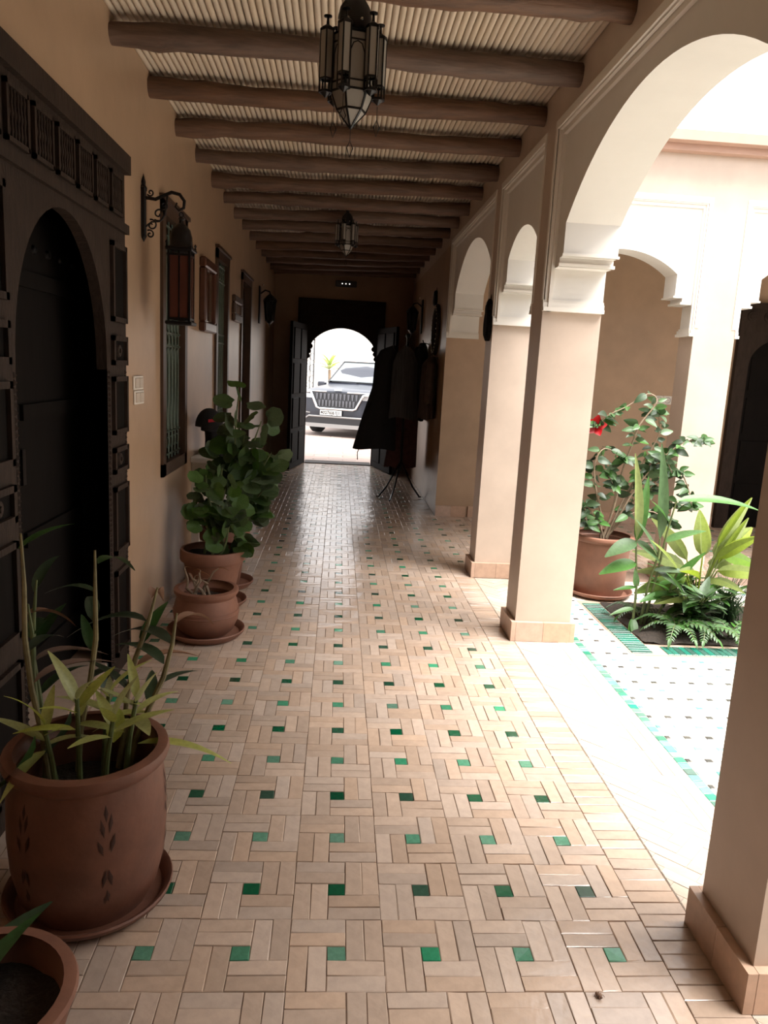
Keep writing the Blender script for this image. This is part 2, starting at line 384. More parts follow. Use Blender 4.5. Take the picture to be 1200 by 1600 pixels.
# ------------------------------------------------------------------ walls, arcades, ceiling
ZT = 3.12; ZC = 1.87; ZA = 2.80; TH_ = .325; REC = .04
def arch_prof(u0, u1, d=.16, zs=2.30, apex=None, n=28):
    a = (u1-u0)/2-d; c = (u0+u1)/2
    if apex is None: apex = 2.665 if a > .7 else 2.45
    r = apex-zs; Rr = (a*a+r*r)/(2*r); th = math.asin(a/Rr)
    u0 += .002; u1 -= .002; d -= .002
    left = [(u0, ZC), (u0, 2.092), (u0+.1, 2.092), (u0+.1, 2.136), (u0+d, 2.136), (u0+d, zs)]
    arc = [(c+Rr*math.sin(-th+2*th*k/n), apex-Rr+Rr*math.cos(-th+2*th*k/n)) for k in range(1, n)]
    right = [(u1-(u-u0), z) for u, z in reversed(left)]
    return left+arc+right
def spandrel(b, prof, top, fn, n0, n1):
    m = len(prof)
    for i in range(m-1):
        (ua, za), (ub, zb) = prof[i], prof[i+1]
        b.add([fn(ua, n0, za), fn(ub, n0, zb), fn(ub, n1, zb), fn(ua, n1, za)], [(0, 1, 2, 3)])
        if abs(ub-ua) > 1e-6:
            for nn in (n0, n1): b.add([fn(ua, nn, za), fn(ub, nn, zb), fn(ub, nn, top), fn(ua, nn, top)], [(0, 1, 2, 3)])
def fbox(b, fn, u0, u1, n0, n1, z0, z1):
    P8 = [fn(u, n, z) for z in (z0, z1) for n in (n0, n1) for u in (u0, u1)]
    b.add(P8, [(0, 2, 3, 1), (4, 5, 7, 6), (0, 1, 5, 4), (2, 6, 7, 3), (0, 4, 6, 2), (1, 3, 7, 5)])
def skirting(parent, fn, u0, u1, n0, n1, faces, tw=.13, H=.115, t=.026):
    # tiles round a pillar foot, each its own piece
    def run(a, b, mk):
        n = max(1, round((b-a)/tw)); s = (b-a)/n
        for k in range(n):
            m = MB(); mk(m, a+k*s+.0008, a+(k+1)*s-.0008, H+R_.uniform(-.001, .001)); m.build('skirting_tile', M_SKIRT, parent)
    if 'n0' in faces: run(u0-t, u1+t, lambda m, a, b, h: fbox(m, fn, a, b, n0-t, n0, 0, h))
    if 'n1' in faces: run(u0-t, u1+t, lambda m, a, b, h: fbox(m, fn, a, b, n1, n1+t, 0, h))
    if 'u0' in faces: run(n0, n1, lambda m, a, b, h: fbox(m, fn, u0-t, u0, a, b, 0, h))
    if 'u1' in faces: run(n0, n1, lambda m, a, b, h: fbox(m, fn, u1, u1+t, a, b, 0, h))
M_SKIRT = mat('skirting_terracotta', (.60, .40, .29), rough=.4, var=.1, noise=.2, nscale=20)
def arcade(root, fn, pillars, bays, ulo, uhi, skirts, trim_side=-1):
    b = MB()
    for u0, u1 in pillars: fbox(b, fn, u0, u1, 0, TH_, 0, ZA)
    fbox(b, fn, ulo, uhi, 0, TH_, ZA, ZT)
    b.build('pillar_plaster', M_PILLAR, root)
    for u0, u1 in bays:
        s = MB(); spandrel(s, arch_prof(u0, u1), ZA, fn, REC, TH_+.002); s.build('arch_panel', M_WHITE, root)
        t = MB()                                        # stepped moulding round the arch panel and under the capitals
        for na, nb, e in ((.004, .02, .014), (.02, REC, .03)):
            for sg, ue in ((1, u0), (-1, u1)):
                a_, b_ = sorted((ue, ue+sg*e)); fbox(t, fn, a_, b_, na, nb, ZC, ZA)
            fbox(t, fn, u0+e*.98, u1-e*.98, na+.0006, nb-.0006, ZA-e*1.5, ZA-.0005)
        fbox(t, fn, u0, u1, -.0065, .0036, ZA-.012, ZA+.0285)
        for sg, ue in ((1, u0), (-1, u1)):
            a_, b_ = sorted((ue-sg*.028, ue)); fbox(t, fn, a_, b_, -.006, .0032, ZC+.061, ZA+.028)
            for z0, z1, e in ((ZC, ZC+.02, .034), (ZC+.02, ZC+.045, .024), (ZC+.045, ZC+.06, .012)):
                a_, b_ = sorted((ue, ue+sg*e)); fbox(t, fn, a_, b_, -.006, TH_+.004, z0, z1)
            a_, b_ = sorted((ue+sg*.09, ue+sg*.115)); fbox(t, fn, a_, b_, REC-.006, TH_+.008, 2.092, 2.108)
            a_, b_ = sorted((ue+sg*.15, ue+sg*.172)); fbox(t, fn, a_, b_, REC-.006, TH_+.008, 2.136, 2.148)
        t.build('moulding', M_TRIM, root)
    for (u0, u1), fc in skirts: skirting(root, fn, u0, u1, 0, TH_, fc)
fR = lambda u, n, z: (1.08+n, u, z)
wr = bpy.data.objects.new('wall_right', None); COL.objects.link(wr); struct(wr, 'arcade of beige plaster pillars and white arches along the courtyard side of the passage', 'wall')
PR = [(-2.6, .42), (1.575, 1.845), (4.175, 4.42), (5.535, 5.77)]
b = MB(); fbox(b, fR, 7.955, 12.3, 0, TH_, 0, ZA); b.build('end_wall_plaster', M_WALL, wr)
BR = [(.42, 1.575), (1.845, 4.175), (4.42, 5.535), (5.77, 7.955)]
arcade(wr, fR, PR, BR, -2.6, 12.3, [((1.575, 1.845), ('n0', 'n1', 'u0', 'u1')), ((4.175, 4.42), ('n0', 'n1', 'u0', 'u1')), ((5.535, 5.77), ('n0', 'u0', 'u1'))])
fB = lambda u, n, z: (u, 5.535+n*.72, z)
wb = bpy.data.objects.new('wall_back_arcade', None); COL.objects.link(wb); struct(wb, 'white arches and cream pillars at the far side of the courtyard', 'wall')
arcade(wb, fB, [(2.56, 2.87), (5.2, 5.5), (6.6, 7.0)], [(1.405, 2.56), (2.87, 5.2), (5.5, 6.6)], 1.405, 7.0, [((2.56, 2.87), ('n0', 'n1', 'u0', 'u1')), ((5.2, 5.5), ('n0', 'u0', 'u1'))])
# back wall of the gallery
bw = struct(MB().box(1.406, 7.0, 7.98, 8.25, 0, ZT).build('wall_back', M_WALL), 'plain tan back wall behind the courtyard arches', 'wall')
skirting(wr, fR, 7.955, 8.2, 0, TH_, ('u0',))
fW = lambda u, n, z: (u, 7.98+n, z)
skirting(bw, fW, 1.46, 4.12, 0, .2, ('n0',), tw=.15)
# other courtyard sides
wc = bpy.data.objects.new('wall_courtyard_right', None); COL.objects.link(wc); struct(wc, 'arcade closing the courtyard on the right, out of the picture', 'wall')
arcade(wc, lambda u, n, z: (6.75+n, u, z), [(.1, .42), (1.575, 1.845), (4.175, 4.42), (5.3, 5.54)], [(.42, 1.575), (1.845, 4.175), (4.42, 5.3)], .1, 5.54, [])
wf = bpy.data.objects.new('wall_courtyard_front', None); COL.objects.link(wf); struct(wf, 'arcade closing the courtyard on the camera side', 'wall')
arcade(wf, lambda u, n, z: (u, .12-n*.8, z), [(2.56, 2.87), (5.2, 5.5), (6.6, 7.0)], [(1.405, 2.56), (2.87, 5.2), (5.5, 6.6)], 1.405, 7.0, [])
gb = MB(); gb.box(9.2, 9.4, -2.7, 8.3, 0, ZT); gb.box(1.4, 9.4, -2.75, -2.6, 0, ZT); gb.box(7.0, 9.4, 8.0, 8.25, 0, ZT)
struct(gb.build('wall_gallery_rear', M_WALL), 'tan rear walls of the galleries round the courtyard', 'wall')
gc = MB(); gc.box(7.05, 9.4, -2.75, 8.25, 2.96, ZT+.02); gc.box(1.45, 7.05, -2.75, -.15, 2.96, ZT+.02)
struct(gc.build('ceiling_gallery_side', M_WHITE), 'plain ceilings of the side galleries', 'ceiling')
gf = MB(); gf.box(7.0, 9.4, -2.7, 8.25, -.08, -.003); gf.box(1.44, 7.0, -2.7, .1, -.08, -.003); gf.box(5.0, 7.0, 5.56, 8.0, -.08, -.004)
struct(gf.build('floor_gallery', M_BRICK), 'terracotta floor of the side galleries', 'floor')
# roof slabs and cornice
cl = struct(MB().box(-1.4, 1.5, -2.7, 12.3, 3.03, ZT+.02).build('ceiling', mat('ceiling_plaster', (.42, .33, .24), rough=.9)), 'ceiling of plastered reeds over dark log beams above the passage', 'ceiling')
struct(MB().box(1.09, 7.05, 5.56, 8.25, 2.96, ZT+.02).build('ceiling_gallery', M_WHITE), 'plain white ceiling of the gallery behind the courtyard', 'ceiling')
M_CORN = mat('pink_plaster', (.50, .32, .245), rough=.7, noise=.15, nscale=4)
cn = MB()
for z0, z1, e in ((3.105, 3.15, .07), (3.15, 3.215, .15)):
    cn.box(1.2, 1.405+e, .1, 5.54-e, z0, z1); cn.box(1.2, 7.05, 5.535-e, 5.75, z0, z1); cn.box(6.75-e, 7.05, .12, 5.535-e, z0, z1); cn.box(1.405, 7.05, -.1, .12+e, z0, z1)
struct(cn.build('trim_1', M_CORN), 'pink plaster cornice round the top of the courtyard walls', 'cornice')
# reeds: bottom surface rises slightly to the right
def ceil_z(x): return 2.935+(x+1.03)*(3.0-2.935)/2.11
rr = MB(); n = 8; ys = [-2.6+k*.97 for k in range(16)]
pts = []
rseed = random.Random(3)
for k, yy in enumerate(ys): pts.append((rseed.uniform(-.0016, .0016), yy, rseed.uniform(-.0014, .0014)))
rr.tube(pts, .0152, 8)
REEDS = []
for s_ in range(4):
    b = MB(); q = random.Random(s_)
    b.tube([(q.uniform(-.001, .001), yy, q.uniform(-.0008, .0008)) for yy in ys], [.0152+q.uniform(-.0008, .0006) for _ in ys], 8)
    REEDS.append(b.mesh('reed', M_REED, True, 60))
x = -1.02; k = 0
while x < 1.085:
    link('reed', REEDS[k % 4], cl, (x, 0, ceil_z(x)+.0152+R_.uniform(-.0012, .0012))); x += .0298; k += 1
# log beams
YL = [2.96, 3.61, 4.262, 4.915, 5.56, 6.2, 6.82, 7.44, 8.05, 8.68, 9.3, 9.93, 10.55, 11.15, 11.72]
YR = [3.22, 3.865, 4.505, 5.10, 5.78, 6.40, 7.02, 7.62, 8.22, 8.84, 9.45, 10.06, 10.66, 11.24, 11.78]
for yl, yr in zip(YL, YR):
    q = random.Random(int(yl*100)); b = MB(); n = 16; path = []; rad = []
    a = Vector((-1.10, yl, 2.862)); c = Vector((1.14, yr, 2.940)); m = 26; ph = q.uniform(0, 6)
    for k in range(m+1):
        t = k/m
        path.append(a.lerp(c, t)+Vector((0, .008*math.sin(5*t+ph)+q.uniform(-.003, .003), .006*math.sin(7*t+ph*2)+q.uniform(-.003, .003))))
        rad.append(.048+.004*t+.003*math.sin(11*t+ph)+q.uniform(-.0018, .0022)+(.008 if q.random() < .08 else 0))
    b.tube(path, rad, n)
    b.v = [(x+q.uniform(-.001, .001), y+q.uniform(-.0018, .0018), z+q.uniform(-.0018, .0018)) for x, y, z in b.v]
    b.build('log_beam', M_BEAM, cl, True, 70)
# left wall with its openings
wl = MB()
ops = [(2.17, 3.72, 0, 2.40), (4.5, 5.2, .82, 2.38), (6.4, 7.1, .95, 2.40), (8.0, 8.85, 0, 2.40)]
yy = -2.6
for a, b, z0, z1 in ops:
    wl.box(-1.36, -1.03, yy, a, 0, ZT)
    wl.box(-1.36, -1.03, a, b, z1, ZT)
    if z0 > 0: wl.box(-1.36, -1.03, a, b, 0, z0)
    yy = b
wl.box(-1.36, -1.03, yy, 12.3, 0, ZT)
struct(wl.build('wall_left', M_WALL), 'glossy tan plaster wall along the left of the passage', 'wall')
struct(MB().box(-1.4, 1.5, -2.75, -2.6, 0, ZT).build('wall_front', M_WALL), 'tan plaster wall behind the camera', 'wall')
# dark rooms behind the left openings
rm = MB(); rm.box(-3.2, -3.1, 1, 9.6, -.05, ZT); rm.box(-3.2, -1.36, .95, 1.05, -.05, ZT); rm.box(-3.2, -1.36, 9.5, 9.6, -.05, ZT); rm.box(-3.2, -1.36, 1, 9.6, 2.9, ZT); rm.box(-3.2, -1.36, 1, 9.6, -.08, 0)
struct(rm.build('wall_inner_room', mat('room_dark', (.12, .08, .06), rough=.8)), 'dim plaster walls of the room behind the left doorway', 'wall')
# end wall with the street doorway
ew = MB(); ew.box(-1.4, -.60, 12.0, 12.3, 0, ZT); ew.box(.62, 1.5, 12.0, 12.3, 0, ZT); ew.box(-.60, .62, 12.0, 12.3, 2.46, ZT)
struct(ew.build('wall_end', M_WALL), 'dim tan wall at the end of the passage round the street door', 'wall')
# ------------------------------------------------------------------ street door: carved arch board and two open leaves
d2 = thing('door_2', 'dark wooden street door with a scalloped arch, both leaves open, car outside', 'door', (0, 0, 0), kind='structure')
def scallop(u0, u1):
    c = (u0+u1)/2; L = [(u0, 0), (u0, 1.62)]
    for (cu, cz, r, a0, a1) in ((u0+.0, 1.66, .035, -60, 60), (u0+.015, 1.735, .035, -70, 60), (u0+.035, 1.81, .04, -70, 70)):
        L += [(cu+r*math.cos(math.radians(a0+(a1-a0)*k/5)), cz+r*math.sin(math.radians(a0+(a1-a0)*k/5))) for k in range(6)]
    a = c-(u0+.06); r = 2.10-1.875; Rr = (a*a+r*r)/(2*r); th = math.asin(a/Rr)
    arc = [(c+Rr*math.sin(-th+2*th*k/20), 2.10-Rr+Rr*math.cos(-th+2*th*k/20)) for k in range(21)]
    return L+arc+[(2*c-u, z) for u, z in reversed(L)]
b = MB(); pr = scallop(-.505, .545); fE = lambda u, n, z: (u, 11.94+n, z)
out = [(-.505, 0)]
# board: spandrel with monotone handling of the scallops via column strips on each side
def strip(b, side_u, prof, fn, n0, n1, sg):
    for (ua, za), (ub, zb) in zip(prof, prof[1:]):
        b.add([fn(ua, n0, za), fn(ub, n0, zb), fn(ub, n1, zb), fn(ua, n1, za)], [(0, 1, 2, 3)])
        for nn in (n0, n1): b.add([fn(ua, nn, za), fn(ub, nn, zb), fn(side_u, nn, zb), fn(side_u, nn, za)], [(0, 1, 2, 3)])
h = len(pr)//2; cc = .02
left = pr[:h+1]; right = pr[h:]
strip(b, -.667, left, fE, 0, .10, 1); strip(b, .66, right, fE, 0, .10, -1)
b.box(-.667, .66, 11.94, 12.04, 2.10, 2.52)
b.build('arch_board', M_DWOOD, d2)
b = MB()
for u0, u1, z0, z1 in ((-.667, .66, 2.46, 2.52), (-.667, -.62, 0, 2.5), (.615, .66, 0, 2.5), (-.62, .615, 2.26, 2.29)): b.box(u0, u1, 11.915, 11.94, z0, z1)
for k in range(9): b.box(-.58+k*.132, -.58+k*.132+.09, 11.925, 11.94, 2.32, 2.43)
b.build('carved_border', M_DWOOD, d2)
MB().box(-.5, .54, 11.95, 12.3, 0, .012).build('threshold', M_DWOOD, d2)
def leaf_door(x0, y0, x1, y1, nm):
    d = Vector((x1-x0, y1-y0, 0)); Ln = d.length; a = math.atan2(d.y, d.x)
    o = MB().cbox(0, Ln, -.022, .022, .012, 2.12, .004).build(nm, M_DWOOD2, d2, loc=(x0, y0, 0), rot=(0, 0, a))
    pm = MB().bbox(-Ln*.19, Ln*.19, -.22, .22, 0, .014, .008).mesh('door_panel', M_DWOOD2)
    for r in range(4):
        for c in range(2):
            for sg in (1, -1):
                link('door_panel', pm, o, (Ln*(.27+.46*c), sg*.022, .32+r*.5), (pi/2 if sg < 0 else -pi/2, 0, 0))
    return o
leaf_door(-.535, 11.90, -.70, 11.02, 'door_leaf'); leaf_door(.575, 11.90, .80, 11.02, 'door_leaf')
# ------------------------------------------------------------------ carved door on the left
d1 = thing('door_1', 'dark carved wooden door surround with pointed round arch on the left wall', 'door', (0, 0, 0), kind='structure')
fL = lambda u, n, z: (-1.03+n, u, z)
def box1(name, u0, u1, n0, n1, z0, z1, m=M_DWOOD, parent=d1):
    b = MB(); fbox(b, fL, u0, u1, n0, n1, z0, z1); return b.build(name, m, parent)
def archprof(c, a, zs, za, n=24):
    r = za-zs; out = [(c-a, 0), (c-a, zs)]
    for k in range(1, n): 
        t = pi-pi*k/n; out.append((c+a*math.cos(t)*1.0, zs+r*math.sin(t)**.92))
    return out+[(c+a, zs), (c+a, 0)]
b = MB(); cD = 2.945; spandrel(b, archprof(cD, .475, 1.45, 2.02), 2.08, fL, -.025, .02)
fbox(b, fL, 2.17, cD-.475, -.025, .02, 0, 2.08); fbox(b, fL, cD+.475, 3.72, -.025, .02, 0, 2.08)
b.build('arch_surround', M_DWOOD, d1)
b = MB(); fbox(b, fL, 2.17, 3.72, -.12, .02, 2.08, 2.32); fbox(b, fL, 2.15, 3.74, -.12, .045, 2.32, 2.40); fbox(b, fL, 2.16, 3.73, .02, .038, 2.06, 2.10); b.build('lintel', M_DWOOD, d1)
for k in range(7):                                  # pierced panels with turned spindles above the arch
    u0 = 2.235+k*.208
    b = MB(); fbox(b, fL, u0, u0+.165, .02, .034, 2.12, 2.135); fbox(b, fL, u0, u0+.165, .02, .034, 2.275, 2.29); fbox(b, fL, u0, u0+.012, .02, .034, 2.12, 2.29); fbox(b, fL, u0+.153, u0+.165, .02, .034, 2.12, 2.29)
    fr = b.build('frieze_panel', M_DWOOD, d1)
    b = MB(); fbox(b, fL, u0+.012, u0+.153, .02, .0215, 2.135, 2.275); b.build('panel_back', M_DWOOD2, fr)
    for s in range(6):
        uu = u0+.024+s*.0235
        MB().lathe([(.003, 0), (.006, .02), (.0035, .045), (.007, .07), (.0035, .095), (.006, .12), (.003, .14)], 8, fL(uu, .027, 2.135)).build('spindle', M_DWOOD, fr, True)
for sd_, (ua, ub) in enumerate(((cD+.535, 3.70), (2.19, cD-.535))):      # carved jamb panels
    for (z0, z1) in ((.10, .52), (.60, .92), (.98, 1.1), (1.16, 1.42), (1.47, 1.60), (1.66, 2.0)):
        b = MB(); e = .022
        for args in ((ua, ub, z0, z0+e), (ua, ub, z1-e, z1), (ua, ua+e, z0, z1), (ub-e, ub, z0, z1)): fbox(b, fL, args[0], args[1], .02, .036, args[2], args[3])
        jp = b.build('jamb_panel', M_DWOOD, d1)
        b = MB(); fbox(b, fL, ua+e, ub-e, .02, .0215, z0+e, z1-e); b.build('panel_back', M_DWOOD2, jp)
        if z1-z0 < .2:
            MB().lathe([(.03, 0), (.026, .008), (.012, .008), (.010, .014), (0, .016)], 14).build('rosette', M_DWOOD, jp, True, loc=fL((ua+ub)/2, .0215, (z0+z1)/2), rot=(0, pi/2, 0))
b = MB()                                            # saw-tooth beading along both edges of the arch opening
for ue, sg in ((cD-.475, 1), (cD+.475, -1), (3.705, 1)):
    for k in range(60):
        z = .04+k*.0235
        b.add([fL(ue-sg*.02, .021, z), fL(ue-sg*.02, .021, z+.0225), fL(ue, .021, z+.011), fL(ue-sg*.012, .03, z+.011)], [(0, 1, 3), (1, 2, 3), (2, 0, 3)])
o = b.build('beading', M_DWOOD, d1); o['kind'] = 'stuff'
b = MB(); fbox(b, fL, 3.66, 3.719, -.325, -.027, .1, 2.39); fbox(b, fL, 2.171, 2.23, -.325, -.027, .1, 2.39); fbox(b, fL, 2.23, 3.66, -.325, -.125, 2.3, 2.39); b.build('shade_lining', M_DWOOD2, d1)  # near-black boards added so the reveal goes dark like deep shade
for u0, u1 in ((2.24, 2.955), (2.960, 3.65)):
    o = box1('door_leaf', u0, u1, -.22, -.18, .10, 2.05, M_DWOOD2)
    for k in range(4): box1('plank_batten', u0+.02, u1-.02, -.18, -.165, .25+k*.5, .31+k*.5, M_DWOOD2, o)
    for k in range(5):
        MB().lathe([(.02, 0), (.016, .01), (0, .018)], 10).build('stud', M_IRON, o, True, loc=fL(u0+.06+k*(u1-u0-.12)/4, -.18, 1.9), rot=(0, pi/2, 0))
box1('door_knob_plate', 2.97, 3.0, -.18, -.17, 1.0, 1.14, M_IRON)
stp = MB(); fbox(stp, fL, 2.3, 3.6, -.30, -.0, 0, .10); stp = stp.build('door_step', M_BRICK, d1)
for k in range(13):
    for r in range(2):
        b = MB(); fbox(b, fL, 2.31+k*.1, 2.31+k*.1+.094, -.002, .004, .004+r*.048, .05+r*.048)
        b.build('step_tile', (M_BRICK, M_DOT, mat('dull_green_glaze', (.05, .09, .075), rough=.3), M_BRICK)[(k*3+r) % 4], stp)
# ------------------------------------------------------------------ windows with iron grilles, further door
def window(name, u0, u1, z0, z1, label, nb, door=False):
    t = thing(name, label, 'door' if door else 'window', (0, 0, 0), kind='structure')
    e = .075
    b = MB()
    for a in ((u0, u1, z0, z0+e), (u0, u1, z1-e, z1), (u0, u0+e, z0, z1), (u1-e, u1, z0, z1)): fbox(b, fL, a[0], a[1], -.06, .018, a[2], a[3])
    b.build('window_frame' if not door else 'door_frame', M_FWOOD, t)
    b = MB(); e2 = .015
    for a in ((u0-e2, u1+e2, z1, z1+.025),): fbox(b, fL, a[0], a[1], -.02, .032, a[2], a[3])
    b.build('head_moulding', M_FWOOD, t)
    if door:
        for k in range(2):
            a = u0+e+k*((u1-u0)/2-e); b_ = a+(u1-u0)/2-e-.004
            b = MB(); fbox(b, fL, a, b_, -.14, -.1, z0, z1-e); lf = b.build('door_leaf', M_DWOOD2, t)
            for r in range(4):
                b = MB(); fbox(b, fL, a+.05, b_-.05, -.1, -.088, z0+.15+r*.54, z0+.55+r*.54); b.build('door_panel', M_DWOOD, lf)
        return t
    b = MB(); fbox(b, fL, u0+e, u1-e, -.14, -.13, z0+e, z1-e); b.build('window_pane', M_DGLASS, t)
    gz0, gz1 = z0+e, z1-e; H = gz1-gz0
    for k in range(nb):
        u = u0+e+(u1-u0-2*e)*(k+.5)/nb
        MB().tube([fL(u, -.02, gz0), fL(u, -.02, gz1)], .0065, 6).build('grille_bar', M_GIRON, t)
    for zz in (gz0+.03, gz0+.12*H, gz0+.49*H, gz0+.545*H, gz0+.88*H, gz1-.03):
        MB().tube([fL(u0+e, -.02, zz), fL(u1-e, -.02, zz)], .007, 6).build('grille_rail', M_GIRON, t)
    s = (u1-u0-2*e)/nb
    for k in range(nb-1):                           # long almond shapes and rings between the bars
        u = u0+e+s*(k+1)
        for a, c in ((.13, .48), (.555, .87)):
            za, zb = gz0+a*H, gz0+c*H
            MB().tube([fL(u+s*.42*math.sin(2*pi*q/20)*abs(math.sin(pi*q/20)), -.018, za+(zb-za)*(.5-.5*math.cos(2*pi*q/20))) for q in range(20)], .005, 5, closed=True).build('grille_almond', M_GIRON, t)
        for zc in (.075, .517, .92):
            MB().tube([fL(u+s*.36*math.cos(2*pi*q/12), -.018, gz0+zc*H+s*.36*math.sin(2*pi*q/12)) for q in range(12)], .0045, 5, closed=True).build('grille_ring', M_GIRON, t)
    return t
window('window_1', 4.5, 5.2, .82, 2.38, 'nearest barred window with green iron grille in a dark wood frame', 6)
window('window_2', 6.4, 7.1, .95, 2.40, 'further barred window with green grille beyond the framed mirror', 6)
window('door_3', 8.0, 8.85, 0, 2.40, 'narrow dark wooden door further along the left wall', 5, True)
# door in the back gallery
d4 = thing('door_4', 'black wooden door with carved head behind the courtyard plants', 'door', (0, 0, 0), kind='structure')
fK = lambda u, n, z: (u, 7.98-n, z)
b = MB(); spandrel(b, archprof(4.72, .42, 1.75, 2.06), 2.16, fK, .0, .06); fbox(b, fK, 4.16, 4.30, 0, .06, 0, 2.16); fbox(b, fK, 5.14, 5.28, 0, .06, 0, 2.16); fbox(b, fK, 4.16, 5.28, 0, .06, 2.16, 2.36); b.build('door_surround', M_DWOOD, d4)
b = MB(); fbox(b, fK, 4.13, 5.31, 0, .085, 2.34, 2.40); b.build('head_moulding', M_DWOOD, d4)
for k in range(6):
    MB().lathe([(.055, 0), (.05, .01), (.03, .01), (.025, .02), (0, .024)], 16).build('rosette', M_DWOOD, d4, True, loc=fK(4.27+k*.18, .06, 2.26), rot=(pi/2, 0, 0))
for k in range(2):
    b = MB(); fbox(b, fK, 4.30+k*.42, 4.716+k*.42, .005, .03, .02, 2.05); lf = b.build('door_leaf', M_DWOOD2, d4)
    for r in range(4):
        b = MB(); fbox(b, fK, 4.34+k*.42, 4.676+k*.42, .03, .042, .12+r*.46, .5+r*.46); b.build('door_panel', M_DWOOD2, lf)

# ------------------------------------------------------------------ pendant lanterns
def charm(parent, p, s=1.0):
    b = MB(); x, y, z = p; a, h = .011*s, .024*s
    b.tube([(x, y, z), (x, y, z-.045*s)], .0012*s, 5)
    q = [(x, y, z-.045*s), (x+a, y, z-.045*s-h), (x, y, z-.045*s-2.3*h), (x-a, y, z-.045*s-h)]
    b.tube(q, .0022*s, 5, closed=True); b.build('charm', M_IRON, parent)
def hexpts(r, z, n=6, ph=0): return [(r*math.cos(2*pi*k/n+ph), r*math.sin(2*pi*k/n+ph), z) for k in range(n)]
def pane(parent, q, off=0):
    b = MB(); n = (Vector(q[1])-Vector(q[0])).cross(Vector(q[2])-Vector(q[0])).normalized()*.0012
    m = len(q); b.add([Vector(v)+n for v in q]+[Vector(v)-n for v in q], [tuple(range(m)), tuple(range(2*m-1, m-1, -1))]+[(i, (i+1) % m, m+(i+1) % m, m+i) for i in range(m)])
    return b.build('glass_pane', M_LGLASS, parent)
def pendant(loc, s, ztop, label):
    t = thing('pendant_lantern', label, 'lantern', loc, group='pendant lanterns under the passage ceiling')
    t.scale = (s, s, s); t.rotation_euler = (0, 0, math.radians(12))
    # z=0 is the tip of the glass cone; body 0.115..0.315
    r1 = .082; z0, z1 = .125, .325; zc = .062; rc = .056
    fr = MB(); H0, H1, HC = hexpts(r1, z0), hexpts(r1, z1), hexpts(rc, zc)
    for k in range(6):
        a, c = k, (k+1) % 6
        for p, q in ((H0[a], H1[a]), (H0[a], H0[c]), (H1[a], H1[c]), (H0[a], HC[a]), (HC[a], HC[c]), (HC[a], (0, 0, 0))): fr.bar(p, q, .0075)
        v0, v1 = Vector(H0[a]), Vector(H0[c])
        for zz in (.155, .295): fr.bar((*H0[a][:2], zz), (*H0[c][:2], zz), .006)
    fr.build('lantern_frame', M_IRON, t)
    for k in range(6):
        a, c = k, (k+1) % 6
        bt = MB(); va, vb = Vector((*H0[a][:2], 0)), Vector((*H0[c][:2], 0))
        # pointed arch bead on each side
        arcp = [va.lerp(vb, .16)+Vector((0, 0, .165)), va.lerp(vb, .16)+Vector((0, 0, .25)), va.lerp(vb, .3)+Vector((0, 0, .28)), va.lerp(vb, .5)+Vector((0, 0, .288)), va.lerp(vb, .7)+Vector((0, 0, .28)), va.lerp(vb, .84)+Vector((0, 0, .25)), va.lerp(vb, .84)+Vector((0, 0, .165))]
        bt.tube([p*1.005 for p in arcp], .003, 5); bt.build('arch_bead', M_IRON, t)
        pane(t, [(*H0[a][:2], z0), (*H0[c][:2], z0), (*H0[c][:2], z1), (*H0[a][:2], z1)])
        pane(t, [HC[a], HC[c], H0[c], H0[a]]); pane(t, [(0, 0, 0), HC[c], HC[a]])
    for k in range(6):                               # side turrets
        an = 2*pi*k/6; cx, cy = .104*math.cos(an), .104*math.sin(an); rt = .025
        b = MB(); q0 = [(cx+rt*math.cos(an+2*pi*j/5), cy+rt*math.sin(an+2*pi*j/5)) for j in range(5)]
        za, zb = .118, .335
        for j in range(5):
            p, q = q0[j], q0[(j+1) % 5]
            b.bar((*p, za), (*p, zb), .006); b.bar((*p, za), (*q, za), .008); b.bar((*p, zb), (*q, zb), .008); b.bar((*p, za+.045), (*q, za+.045), .006)
        b.lathe([(0, zb), (.027, zb), (.026, zb+.006), (.006, zb+.02), (.004, zb+.045), (.016, zb+.047), (.016, zb+.05), (0, zb+.05)], 10, (cx, cy, 0))
        b.lathe([(.025, za), (.010, za-.014), (0, za-.022)], 8, (cx, cy, 0))
        tu = b.build('turret', M_IRON, t)
        for j in range(5):
            p, q = q0[j], q0[(j+1) % 5]; pane(tu, [(*p, za+.045), (*q, za+.045), (*q, zb), (*p, zb)])
        if k % 2 == 0: charm(tu, (cx, cy, za-.025), 1.1)
    charm(t, (0, 0, .004), 1.1)
    b = MB(); b.lathe([(.084, .325), (.06, .34), (.064, .35), (.066, .39), (.058, .425), (.038, .455), (.018, .47), (.018, .485), (.028, .495), (.012, .51), (.006, .53), (0, .53)], 24)
    dm = b.build('dome', M_IRON, t, True)
    for k in range(8):
        MB().lathe([(.006, 0), (.004, .004), (0, .005)], 8).build('dome_stud', M_BRASS, dm, True, loc=(.0655*math.cos(k*pi/4+.2), .0655*math.sin(k*pi/4+.2), .37), rot=(0, pi/2, k*pi/4+.2))
    b = MB(); zz = .53; k = 0; top = (ztop-loc[2])/s
    while zz < top:
        L2 = [(.007*math.cos(a), 0, zz+.012+.013*math.sin(a)) for a in [2*pi*i/8 for i in range(8)]]
        if k % 2: L2 = [(y_, x_, z_) for x_, y_, z_ in L2]
        b.tube(L2, .0022, 5, closed=True); zz += .02; k += 1
    b.lathe([(0, top-.005), (.035, top-.005), (.03, top-.02), (0, top-.03)], 14)
    b.build('chain', M_IRON, t)
    return t
pendant((.002, 2.95, 2.362), .92, 2.985, 'large black metal and frosted glass lantern hanging nearest the camera')
pendant((.012, 7.3, 2.515), .82, 2.985, 'dark metal lantern hanging far down the passage near the street door')
